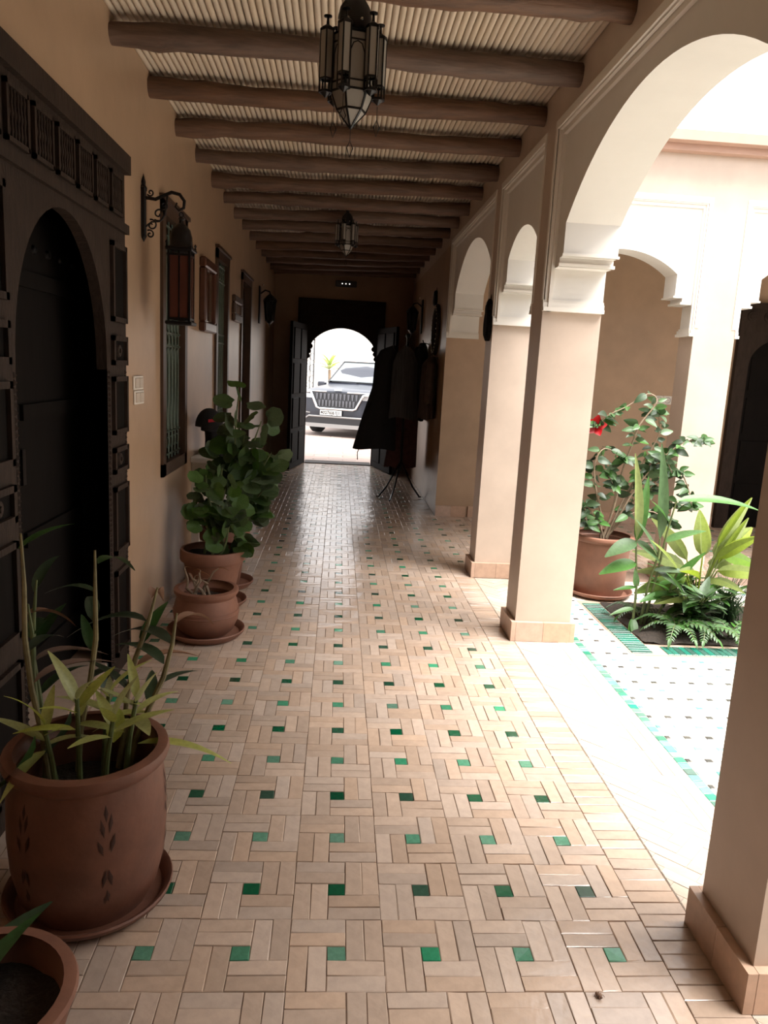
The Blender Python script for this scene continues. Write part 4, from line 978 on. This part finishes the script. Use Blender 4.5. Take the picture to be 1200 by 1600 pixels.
tapered = lambda r, H: [(r*.62, 0), (r*.7, H*.25), (r*.82, H*.6), (r*.88, H*.76), (r*.89, H*.78), (r*.985, H*.8), (r, H*.83), (r, H*.96), (r*.97, H), (r*.93, H)]
geranium('flared terracotta pot with dark rounded leaves behind the low squat pot', (-.745, 4.66, .014), tapered(.20, .35), .35,
         [(.0, .0, -.04, .05, .80), (.03, .03, .08, .0, .72), (-.04, .02, -.07, -.02, .62), (.03, -.02, .14, .04, .58), (.0, .05, .05, .12, .84), (.06, .0, .24, .02, .36)], 3, (.085, .12))
saucer('terracotta saucer showing beside the flared pot', (-.735, 4.66, 0), .205, M_TERRA2)
geranium('tallest leafy potted plant with big round leaves nearest the black bag', (-.735, 5.09, .014), [(r*.84, z*1.12) for r, z in tapered(.20, .35)], .39,
         [(.0, .0, .10, -.02, 1.28), (.03, .03, .24, .03, 1.12), (.02, .0, .32, .0, .92), (.04, -.02, .30, -.02, .70), (-.02, .0, .14, .05, 1.04), (.03, 0, .22, -.04, .52), (.0, .02, .0, .05, .9)], 6, (.10, .16))
saucer('terracotta saucer under the tallest leafy potted plant', (-.72, 5.09, 0), .185, M_TERRA2)

# ------------------------------------------------------------------ hibiscus in the courtyard
hb = thing('potted_hibiscus', 'large terracotta pot of straggly hibiscus with one red flower in the courtyard', 'potted plant', (1.93, 5.20, .014))
pot_mesh('pot', [(.165, 0), (.18, .03), (.185, .18), (.192, .33), (.20, .365), (.2, .385), (.214, .395), (.218, .41), (.214, .425), (.20, .428)], .428, M_TERRA).build('pot', M_TERRA2, hb, True)
soil(hb, .185, .36)
saucer('terracotta saucer under the hibiscus pot in the courtyard', (1.93, 5.20, 0), .24, M_TERRA2)
q = random.Random(21)
branches = [
 [(-.02, 0, .36), (.04, -.03, .62), (.06, -.06, .88), (.10, -.08, 1.08), (.14, -.08, 1.22), (.24, -.08, 1.38), (.18, -.06, 1.43), (.05, -.05, 1.34), (-.08, -.05, 1.27), (-.15, -.05, 1.21)],
 [(.02, .02, .36), (.10, -.03, .60), (.2, -.06, .82), (.32, -.1, 1.0), (.45, -.13, 1.12), (.57, -.15, 1.14)],
 [(-.03, -.02, .36), (-.05, -.06, .55), (-.12, -.1, .74), (-.16, -.12, .93), (-.10, -.12, 1.05), (.05, -.12, .98)],
 [(0, .03, .36), (.08, .02, .55), (.22, .0, .70), (.36, -.02, .78), (.45, -.05, .66)],
 [(.0, -.03, .36), (-.06, -.08, .50), (-.14, -.1, .6), (-.2, -.12, .66), (-.17, -.12, .52)],
 [(.02, .02, .36), (.14, 0, .7), (.22, -.02, .96), (.30, -.04, 1.16), (.26, -.06, 1.32)],
 [(.02, 0, .4), (.15, -.04, .58), (.30, -.1, .62), (.40, -.14, .55)],
 [(.02, 0, .4), (.20, -.02, .66), (.34, -.06, .86), (.44, -.10, .92), (.52, -.12, .80), (.55, -.14, .68)],
 [(.02, 0, .4), (.14, 0, .74), (.24, -.03, .92), (.33, -.08, 1.0), (.40, -.1, .9)],
 [(.0, 0, .4), (.06, .02, .66), (.02, -.03, .84), (-.06, -.05, .9), (.0, -.08, .8)]]
def sm(P, n=4):
    P = [Vector(p) for p in P]; out = []
    for i in range(len(P)-1):
        a, b, c, d = P[max(i-1, 0)], P[i], P[i+1], P[min(i+2, len(P)-1)]
        for k in range(n):
            t = k/n; out.append(.5*((2*b)+(c-a)*t+(2*a-5*b+4*c-d)*t*t+(3*b-a-3*c+d)*t**3))
    out.append(P[-1]); return out
for bi, br_ in enumerate(branches):
    pts = sm(br_); m = len(pts)
    MB().tube(pts, [.007*(1-.75*k/m)+.001 for k in range(m)], 6).build('branch', M_TWIG, hb, True)
    for k in range(int(m*.35), m):
        if bi == 0 and 20 <= k <= 29 and k % 4: continue
        for _ in range(3 if q.random() < .7 else 2):
            a = q.uniform(0, 2*pi); d = pol(a, q.uniform(-.5, .5))
            put_leaf(hb, LF_HIB[0] if q.random() < .6 else LF_HIB[1], pts[k]+d*.012, d, q.uniform(.055, .105), up=(q.uniform(-.5, .5), q.uniform(-1.8, -.5), .8))
    for s in range(9):
        a = s*.75; put_leaf(hb, LF_HIB[s % 2], pts[-1], pol(a, q.uniform(-.4, .4)), q.uniform(.06, .10), up=(0, -1.2, 1))
fp = Vector((-.16, -.06, 1.195))
ptl = leaf_mesh('petal', M_RED, .85, -.1, .1)
fd = Vector((-.25, -.9, .15)).normalized(); fx = fd.orthogonal().normalized(); fy = fd.cross(fx)
for k in range(5):
    a = 2*pi*k/5; put_leaf(hb, ptl, fp, (fx*math.cos(a)+fy*math.sin(a))*.95+fd*.3, .08, up=fd, w=1.0, name='petal')
MB().tube([fp, fp+fd*.05, fp+fd*.07], [.003, .0035, .005], 6).build('stamen', M_LYEL, hb, True)

# ------------------------------------------------------------------ planting bed
bd = thing('planting_bed', 'planting bed of dark soil edged with green glazed tiles in the courtyard', 'flower bed', (0, 0, 0))
MB().box(1.715, 3.0, 3.98, 5.0, -.02, .003).build('bed_kerb', M_BRICK, bd)
TB = MB().bbox(-.062, .062, -.0165, .0165, -.02, .0, .002).mesh('border_tile', M_GDK2 if False else mat('bed_green_glaze', (.04, .15, .11), rough=.2, var=.3, noise=.3, nscale=50))
y = 4.02
while y < 4.93: link('border_tile', TB, bd, (1.79, y, .008)); y += .0355
x = 1.95
while x < 2.95: link('border_tile', TB, bd, (x, 4.05, .008), (0, 0, pi/2)); x += .0355
b = MB(); q = random.Random(2); nx, ny = 22, 16
for j in range(ny+1):
    for i in range(nx+1):
        e = min(i, nx-i, j, ny-j); b.v.append((1.86+1.12*i/nx, 4.15+.8*j/ny, .006+.03*min(1, e/3)+q.uniform(0, .014)))
b.f += [(j*(nx+1)+i, j*(nx+1)+i+1, (j+1)*(nx+1)+i+1, (j+1)*(nx+1)+i) for j in range(ny) for i in range(nx)]
b.build('soil', M_SOIL, bd, True)
# ginger-like plants with broad leaves
def ginger(label, base, stems, seed):
    t = thing('ginger_plant', label, 'plant', (base[0], base[1], .03), group='broad leaved plants in the bed')
    for pts, leaves in stems:
        P = sm(pts); m = len(P); MB().tube(P, [.008*(1-.6*k/m)+.001 for k in range(m)], 7).build('stem', M_STEM, t, True)
        for (f, d, L, wd, mi, up) in leaves:
            k = min(m-1, int(f*(m-1))); put_leaf(t, (LF_GIN+[LF_BIG])[mi], P[k], d, L, up=up, w=wd)
    return t
V = (0, -.5, 1)
ginger('tall broad leaved plant at the left of the courtyard bed', (1.885, 4.42), [
  ([(0, 0, 0), (-.01, -.02, .25), (-.04, -.03, .45), (-.05, -.03, .56)], [(1, (-.10, -.1, 1), .52, .62, 2, (.2, -1, .1)), (.98, (.12, .05, 1), .40, .7, 1, (-.2, -1, .1)), (.93, (-1, -.3, -.25), .22, 1.7, 0, V), (.93, (.9, -.2, -.45), .20, 1.4, 0, V), (.62, (-1, -.2, -.10), .24, 1.5, 0, V), (.36, (-1, -.35, .05), .17, .8, 1, V), (.2, (-1, -.3, -.02), .17, .75, 0, V), (.36, (-.25, -.3, .9), .13, 1.3, 1, (0, -1, .2)), (.16, (-.22, -.6, -.75), .14, 1.2, 0, (0, -1, .5)), (.12, (-.05, -.7, -.7), .16, 1.1, 0, (0, -1, .5))]),
  ([(.06, .02, 0), (.07, 0, .25), (.10, -.02, .45), (.10, -.02, .56)], [(1, (-.06, -.05, 1), .58, .5, 1, (.1, -1, .1)), (.7, (-.5, -.2, .8), .3, .8, 1, V), (.5, (.8, -.3, .2), .22, .9, 0, V), (.25, (.6, -.5, .4), .2, 1, 0, V)]),
  ([(.08, .02, 0), (.12, 0, .35), (.14, -.02, .60), (.17, -.03, .80)], [(1, (1, -.1, .16), .52, .62, 0, (0, -.4, 1)), (.8, (-.6, -.3, .7), .22, .9, 1, V), (.6, (.7, -.3, .5), .24, 1, 0, V), (.4, (.5, -.5, -.2), .2, 1, 0, V)]),
  ([(.16, .05, 0), (.20, 0, .2), (.24, -.02, .36)], [(1, (-.7, -.2, .8), .3, .8, 2, V), (.8, (.5, -.3, .9), .26, .9, 1, V), (.6, (-.8, -.4, .1), .22, 1, 0, V)])], 1)
# yellow-green palm seedling: pleated fan leaves
pm_ = thing('palm_seedling', 'young palm with pleated yellow green fronds in the courtyard bed', 'plant', (2.32, 4.5, .03))
M_LMID2 = mat('leaf_spring_green', (.20, .33, .06), rough=.4, var=.2, trans=.4, noise=.25, nscale=14)
LF_PLM = [leaf_mesh('frond', M_LYEL, .42, .35, .05, pleat=.3), leaf_mesh('frond', M_LMID2, .40, .25, .05, pleat=.3)]
q = random.Random(31)
for (a, e, h, L, wd) in ((2.9, .5, .36, .32, 1.1), (3.3, -.1, .30, .34, 1.0), (.35, .75, .42, .40, .9), (.0, -.1, .46, .34, 1.1), (2.4, 1.0, .4, .34, .8), (1.2, 1.1, .42, .36, .8), (-.6, .3, .36, .32, 1.0), (3.7, .2, .2, .28, 1.0), (-1.4, .4, .3, .3, .8), (-.2, 1.2, .4, .34, .5), (2.6, .2, .3, .3, .9), (.6, .3, .36, .34, .8), (-.9, .9, .44, .34, .7), (-2.2, .6, .32, .3, .8), (.25, 1.05, .5, .42, .45)):
    tip = Vector((.10*math.cos(a), .08*math.sin(a), h)); MB().tube(sm([(.01*math.cos(a), .01*math.sin(a), 0), (tip.x*.4, tip.y*.4, h*.55), tip]), [.008, .008, .007, .007, .006, .006, .005, .005, .004], 6).build('stalk', M_LYEL, pm_, True)
    put_leaf(pm_, q.choice(LF_PLM), tip, pol(a, e), L, w=wd, name='frond', up=(0, -.5, 1))
# arching dark green fern fronds at the front of the bed
def fern(label, base, n, L, seed, m, up=.6):
    t = thing('fern', label, 'plant', (base[0], base[1], .035), group='low ferns in the bed')
    q = random.Random(seed); lf = [leaf_mesh('leaflet', m, .36, .25, .1)]
    for k in range(n):
        a = 2*pi*k/n+q.uniform(-.3, .3); l = L*q.uniform(.75, 1.1); P = sm([(0, 0, 0), pol(a, up+.3, l*.4), pol(a, up-.1, l*.75), pol(a, up-.45, l)])
        o = MB().tube(P, .0028, 5).build('frond_stalk', M_STEM, t, True)
        for i in range(3, len(P)):
            d = (P[i]-P[i-1]).normalized(); sd2 = d.cross(Vector((0, 0, 1))).normalized()
            for s in (-1, 1): put_leaf(o, lf[0], P[i], (d*.55+sd2*s), l*.34*(1-.05*i), name='leaflet', up=(0, -.3, 1))
        put_leaf(o, lf[0], P[-1], P[-1]-P[-2], l*.3, name='leaflet')
    return t
fern('bright green low fern at the front left of the bed', (2.10, 4.27), 8, .24, 1, M_LMID)
fern('bright fern in the middle of the bed front edge', (2.26, 4.24), 7, .22, 7, M_LMID)
fern('small bright fern at the front right of the bed', (2.42, 4.25), 7, .21, 2, M_LMID)
fern('darker fern hugging the left edge of the bed', (1.98, 4.55), 7, .2, 3, M_LDARK)
# clump of thin arching grass
gr = thing('grass_clump', 'thin arching dark grass blades at the right of the courtyard bed', 'grass', (2.55, 4.55, .03)); gr['kind'] = 'stuff'
b = MB(); q = random.Random(41)
for k in range(260):
    a = q.uniform(0, 2*pi); L = q.uniform(.22, .5); e = q.uniform(.75, 1.45); r = q.uniform(0, .09); p0 = Vector((r*math.cos(a*1.7), r*math.sin(a*1.7), 0)); wv = q.uniform(.0025, .0055)
    d = pol(a, 0); s = Vector((-d.y, d.x, 0)); vs = []
    for i in range(6):
        t = i/5; p = p0+pol(a, e, L*t)+Vector((0, 0, -.45*L*t*t*math.cos(e)*1.5))+d*(.25*L*t*t); vs += [p-s*wv*(1-t*.9), p+s*wv*(1-t*.9)]
    b.add(vs, [(2*i, 2*i+1, 2*i+3, 2*i+2) for i in range(5)])
b.build('grass_blades', M_LDARK, gr, True)['kind'] = 'stuff'
bs = thing('leafy_shrub', 'dark leafy shrub filling the middle of the courtyard bed', 'shrub', (2.26, 4.42, .03))
q = random.Random(51)
for k in range(15):
    a = q.uniform(0, 6.28); P = sm([(0, 0, 0), pol(a, 1.1, .14), pol(a, .85, .34)]); MB().tube(P, .004, 5).build('stem', M_STEM, bs, True)
    for i in range(2, len(P)):
        for s in range(2): put_leaf(bs, q.choice(LF_DK+LF_GIN+LF_GIN), P[i], pol(q.uniform(0, 6.28), q.uniform(-.2, .9)), q.uniform(.10, .19), w=1.3)

# ------------------------------------------------------------------ street outside the door
M_PAVE = mat('street_paving', (.30, .225, .195), rough=.8, noise=.15, nscale=1.5)
sg_ = MB().box(-22, 22, 12.3, 60, -.12, -.012).build('ground_street', M_PAVE); struct(sg_, 'pale pink paved street outside the door', 'ground')
pv = MB().bbox(-.24, .24, -.14, .14, -.02, 0, .006).mesh('paving_slab', mat('street_slab', (.27, .20, .172), rough=.75, var=.08, noise=.15, nscale=4))
for r in range(16):
    for c in range(9): link('paving_slab', pv, sg_, (-2.1+c*.49+(.245 if r % 2 else 0), 12.46+r*.29, -.004))
M_CREAMW = mat('street_wall', (.78, .74, .68), rough=.85, noise=.06, nscale=2)
hs = thing('street_house', 'pale house front across the street behind the car', 'building', (0, 27, 0))
MB().box(-12, 12, 0, 4, -.1, 3.9).build('wall', M_CREAMW, hs)
MB().box(-12.1, 12.1, -.15, .1, 3.7, 3.95).build('parapet', mat('pale_coping', (.40, .33, .29), rough=.8), hs)
for k in range(9): MB().box(-.1, .1, -.1, .12, 0, .3).build('parapet_block', mat('house_trim', (.22, .15, .12), rough=.8), hs, loc=(.55+k*.42, -.06, 3.3))
MB().box(.35, 4.6, -.12, 0, 3.66, 3.72).build('parapet_ledge', mat('house_trim', (.22, .15, .12), rough=.8), hs)
for k in range(3):
    w0 = MB().box(-.45, .45, -.03, .02, 1.0, 2.3).build('window', mat('pale_shutter', (.55, .55, .52), rough=.7), hs, loc=(1.8+k*2.2, 0, 0))
    MB().box(-.38, .38, -.04, -.02, 1.08, 2.22).build('pane', mat('street_glass', (.45, .5, .53), rough=.1), w0)
gt = thing('garden_gate', 'grey openwork iron gate panel at the left across the street', 'gate', (-1.05, 23.3, 0))
b = MB(); M_GATE = mat('grey_gate_paint', (.07, .07, .07), rough=.5)
for z in (.15, 2.25): b.box(-.5, .28, -.02, .02, z, z+.05)
for x in (-.5, .24): b.box(x, x+.045, -.02, .02, -.012, 2.3)
b.build('gate_frame', M_GATE, gt)
for k in range(5): MB().box(-.38+k*.13, -.355+k*.13, -.012, .012, .2, 2.25).build('gate_bar', M_GATE, gt)
for k in range(5):
    for r in range(6): MB().tube([(-.31+k*.13+.055*math.cos(2*pi*i/12), 0, .45+r*.33+.12*math.sin(2*pi*i/12)) for i in range(12)], .010, 5, closed=True).build('gate_scroll', M_GATE, gt)
sp = thing('street_palm', 'small bright green palm growing across the street behind the car bonnet', 'plant', (-.32, 23.7, .42))
MB().tube([(0, 0, 0), (.02, 0, .5), (0, 0, 1.0)], [.06, .05, .045], 10).build('trunk', M_TWIG, sp, True)
lp = leaf_mesh('frond', M_LYEL, .22, .35, .15)
for k in range(13): put_leaf(sp, lp, (0, 0, .98+.015*k), pol(k*2.4, .35+.06*k), .75-.02*k, name='frond')
pt = thing('street_planter', 'white painted planter box under the street palm', 'planter', (-.32, 23.7, 0))
MB().cbox(-.35, .35, -.25, .25, 0, .42, .02).build('box', M_CREAMW, pt)
MB().cbox(-.38, .38, -.28, .28, .42, .47, .01).build('rim', M_CREAMW, pt)

# ------------------------------------------------------------------ car, facing the door
car = thing('car', 'dark blue black car with chrome edged grille parked facing the street door', 'car', (-.03, 16.75, 0), math.radians(-21)); car.scale = (.97, .97, .97)
M_PAINT = mat('dark_car_paint', (.022, .024, .034), rough=.3, spec=.4, coat=.15)
M_CHROME = mat('chrome', (.82, .82, .82), rough=.15, metal=1)
M_SILV = mat('satin_silver', (.24, .235, .23), rough=.4)
M_RUB = mat('tyre_rubber', (.02, .02, .02), rough=.85)
M_CBLK = mat('gloss_black_plastic', (.012, .012, .014), rough=.3)
M_CGL = mat('car_glass', (.10, .115, .12), rough=.04, spec=1.0, coat=1)
M_HL = mat('headlamp_glass', (.72, .75, .78), rough=.08, metal=.5)
secs = [  # y, half width, z bottom, z waist, z shoulder, half width top, z top
 (.00, .62, .30, .55, .78, .60, .92), (.05, .84, .26, .55, .86, .76, 1.01), (.18, .93, .24, .55, .92, .82, 1.06), (.5, .95, .24, .56, .95, .83, 1.09), (.95, .955, .24, .57, .97, .82, 1.13), (1.3, .955, .24, .58, .99, .80, 1.16),
 (1.36, .955, .24, .58, 1.0, .79, 1.18), (1.75, .955, .24, .58, 1.02, .70, 1.50), (2.1, .955, .24, .58, 1.03, .655, 1.68), (3.2, .955, .24, .58, 1.05, .65, 1.72), (4.1, .95, .26, .6, 1.06, .63, 1.66), (4.45, .93, .3, .6, 1.06, .60, 1.45), (4.65, .86, .34, .6, 1.0, .58, 1.1)]
b = MB(); rows = []
for (y, hw_, zb, zw, zs, ht, zt) in secs:
    half = [(0, zb), (hw_*.8, zb), (hw_*.97, zb+.1), (hw_, zw), (hw_*.985, zs-.06), ((hw_+ht)/2*.985, (zs+zt)/2+.02) if zt > 1.25 else (hw_*.95, zs), (ht, zt-.03), (ht*.75, zt-.004), (0, zt+.012)]
    ring = half+[(-x, z) for x, z in reversed(half[1:-1])]
    rows.append([(x, y, z) for x, z in ring])
n = len(rows[0])
b.v = [v for r in rows for v in r]; b.f = [(i*n+k, i*n+(k+1) % n, (i+1)*n+(k+1) % n, (i+1)*n+k) for i in range(len(rows)-1) for k in range(n)]+[tuple(range(n)), tuple(range(len(b.v)-1, len(b.v)-n-1, -1))]
b.build('car_body', M_PAINT, car, True, 32)
def sheet(nm, pts, m, th=.012, parent=car):       # thin slab through quad pts
    b = MB(); P = [Vector(p) for p in pts]; nrm = (P[1]-P[0]).cross(P[2]-P[0]).normalized()*th; k = len(P)
    b.add(P+[p+nrm for p in P], [tuple(range(k-1, -1, -1)), tuple(range(k, 2*k))]+[(i, (i+1) % k, k+(i+1) % k, k+i) for i in range(k)]); return b.build(nm, m, parent)
sheet('windscreen', [(-.74, 1.385, 1.215), (.74, 1.385, 1.215), (.62, 2.06, 1.672), (-.62, 2.06, 1.672)], M_CGL, .016)
b = MB()
for a, c in (((-.77, 1.37, 1.19), (-.645, 2.09, 1.69)), ((.77, 1.37, 1.19), (.645, 2.09, 1.69)), ((-.645, 2.07, 1.695), (.645, 2.07, 1.695))): b.bar(a, c, .05, .03)
b.build('windscreen_frame', M_CBLK, car)
b = MB(); b.bar((-.68, 1.37, 1.205), (.02, 1.33, 1.215), .025, .02); b.bar((-.05, 1.36, 1.205), (.66, 1.35, 1.21), .025, .02); b.build('wipers', M_CBLK, car)
for s in (-1, 1):
    sheet('side_window', [(s*.93, 1.65, 1.10), (s*.93, 4.1, 1.12), (s*.72, 4.0, 1.58), (s*.74, 2.15, 1.58)][::s], M_CGL, .012)
    mr_ = MB().cbox(-.11, .11, -.05, .06, -.06, .07, .025).build('side_mirror', M_PAINT, car, loc=(s*1.05, 1.62, 1.12)); MB().box(-.12*s-.03, -.12*s+.03, -.02, .02, -.05, 0).build('mirror_arm', M_CBLK, mr_)
    # headlamps: slim upper bar and vertical corner lamp
    sheet('headlamp', [(s*.60, -.012, .85), (s*.86, .07, .85), (s*.875, .07, .95), (s*.60, -.012, .93)][::s], M_HL, -.03)
    sheet('corner_lamp', [(s*.80, .015, .60), (s*.89, .075, .60), (s*.90, .08, .84), (s*.82, .02, .84)][::s], M_HL, -.025)
    sheet('fog_trim', [(s*.66, -.012, .50), (s*.90, .08, .52), (s*.90, .08, .545), (s*.66, -.012, .525)][::s], M_SILV, -.02)
# grille: recessed dark panel, vertical fins, chrome surround
M_FIN = mat('dark_grille_fin', (.10, .10, .11), rough=.3, metal=.6)
gp = MB().prism([(-.62, .99), (.62, .99), (.45, .64), (-.45, .64)], lambda p, q, t: (p, t, q), -.03, .04).build('grille', M_CBLK, car)
for r in range(2):
    for k in range(11):
        x = -.50+k*.1; sx = .82 if r else .95
        MB().prism([(-.014, -.07), (.014, -.07), (.028, .065), (-.028, .065)], lambda p, q, t: (p, t, q), -.05, -.028).build('grille_fin', M_FIN, gp, loc=(x*sx, 0, .90-r*.15))
def strip_tube(nm, pts, r, m, parent=car): return MB().tube(pts, r, 8).build(nm, m, parent, True)
strip_tube('grille_surround', [(-.72, -.02, .985), (-.63, -.045, .99), (-.47, -.055, .655), (-.40, -.055, .63), (.40, -.055, .63), (.47, -.055, .655), (.63, -.045, .96), (.74, -.0, .965)], .026, M_CHROME)
strip_tube('bonnet_edge_trim', [(-.86, .06, 1.0), (-.6, -.01, 1.005), (-.25, -.035, 1.005)], .014, M_CHROME); strip_tube('bonnet_edge_trim', [(.86, .06, 1.0), (.6, -.01, 1.005), (.25, -.035, 1.005)], .014, M_CHROME)
MB().cbox(-.09, .09, -.02, .01, -.018, .018, .008).build('bonnet_badge', M_CHROME, car, loc=(0, .03, 1.045))
# bumper, lower intake, skid plate
MB().prism([(-.66, .44), (.66, .44), (.80, .28), (-.80, .28)], lambda p, q, t: (p, t, q), -.035, .06).build('lower_intake', M_CBLK, car)
strip_tube('intake_surround', [(-.90, .02, .33), (-.80, -.03, .35), (-.66, -.055, .445), (.66, -.055, .445), (.80, -.03, .35), (.90, .02, .33)], .02, M_SILV)
MB().prism([(-.82, .285), (.82, .285), (.70, .2), (-.70, .2)], lambda p, q, t: (p, t, q), -.06, .1).build('skid_plate', M_SILV, car)
# number plate
npl = MB().cbox(-.26, .26, -.075, -.06, -.058, .058, .004).build('number_plate', mat('plate_white', (.62, .62, .6), rough=.5), car, loc=(-.12, 0, .535))
def text(s, size, loc, parent, m, rot=(pi/2, 0, 0), ext=.001):
    cu = bpy.data.curves.new('lettering', 'FONT'); cu.body = s; cu.size = size; cu.extrude = ext; cu.offset = .0022; cu.align_x = 'CENTER'; cu.align_y = 'CENTER'
    o = bpy.data.objects.new('tmp', cu); COL.objects.link(o); bpy.context.view_layer.update()
    me = bpy.data.meshes.new_from_object(o.evaluated_get(bpy.context.evaluated_depsgraph_get())); bpy.data.objects.remove(o)
    me.materials.clear(); me.materials.append(m); return link('lettering', me, parent, loc, rot)
for s_, x in (('40276', -.115), ('|', .03), ('61', .095), ('|', .155), ('1', .205)): text(s_, .105, (x, -.0762, 0), npl, M_RUB)
# wheels
for sx, yw in ((-1, .92), (1, .92), (-1, 3.75), (1, 3.75)):
    wh = thing('x', 'x', 'x'); bpy.data.objects.remove(wh)
    b = MB(); b.lathe([(.19, -.11), (.33, -.115), (.352, -.09), (.355, 0), (.352, .09), (.33, .115), (.19, .11)], 36, close=True)
    wo = b.build('wheel', M_RUB, car, True, loc=(sx*.83, yw, .355), rot=(0, pi/2, 0))
    MB().lathe([(0, .04), (.06, .05), (.08, .03), (.2, .06), (.21, .09)], 28).build('rim', M_SILV, wo, True, rot=(0 if sx > 0 else pi, 0, 0))
    for k in range(5): MB().cbox(.05, .2, -.022, .022, .05, .085, .006).build('spoke', M_SILV, wo, rot=(0 if sx > 0 else pi, 0, k*2*pi/5))

# small dead insect on the bricks by the near pillar
bug = thing('dead_insect', 'tiny dark dead insect lying on the bricks near the right hand pillar', 'insect', (.71, 1.603, .003), .6)
MB().lathe([(0, -.011), (.004, -.008), (.0055, -.002), (.005, .004), (.0035, .009), (0, .012)], 10).build('body', M_DRY, bug, True, loc=(0, 0, .003), rot=(pi/2, 0, 0))
for k in range(6): MB().tube([(0, .004-.004*(k % 3), .003), ((-1 if k < 3 else 1)*.007, .005-.006*(k % 3), .006), ((-1 if k < 3 else 1)*.011, .006-.008*(k % 3), -.001)], .0007, 4).build('insect_leg', M_DRY, bug)
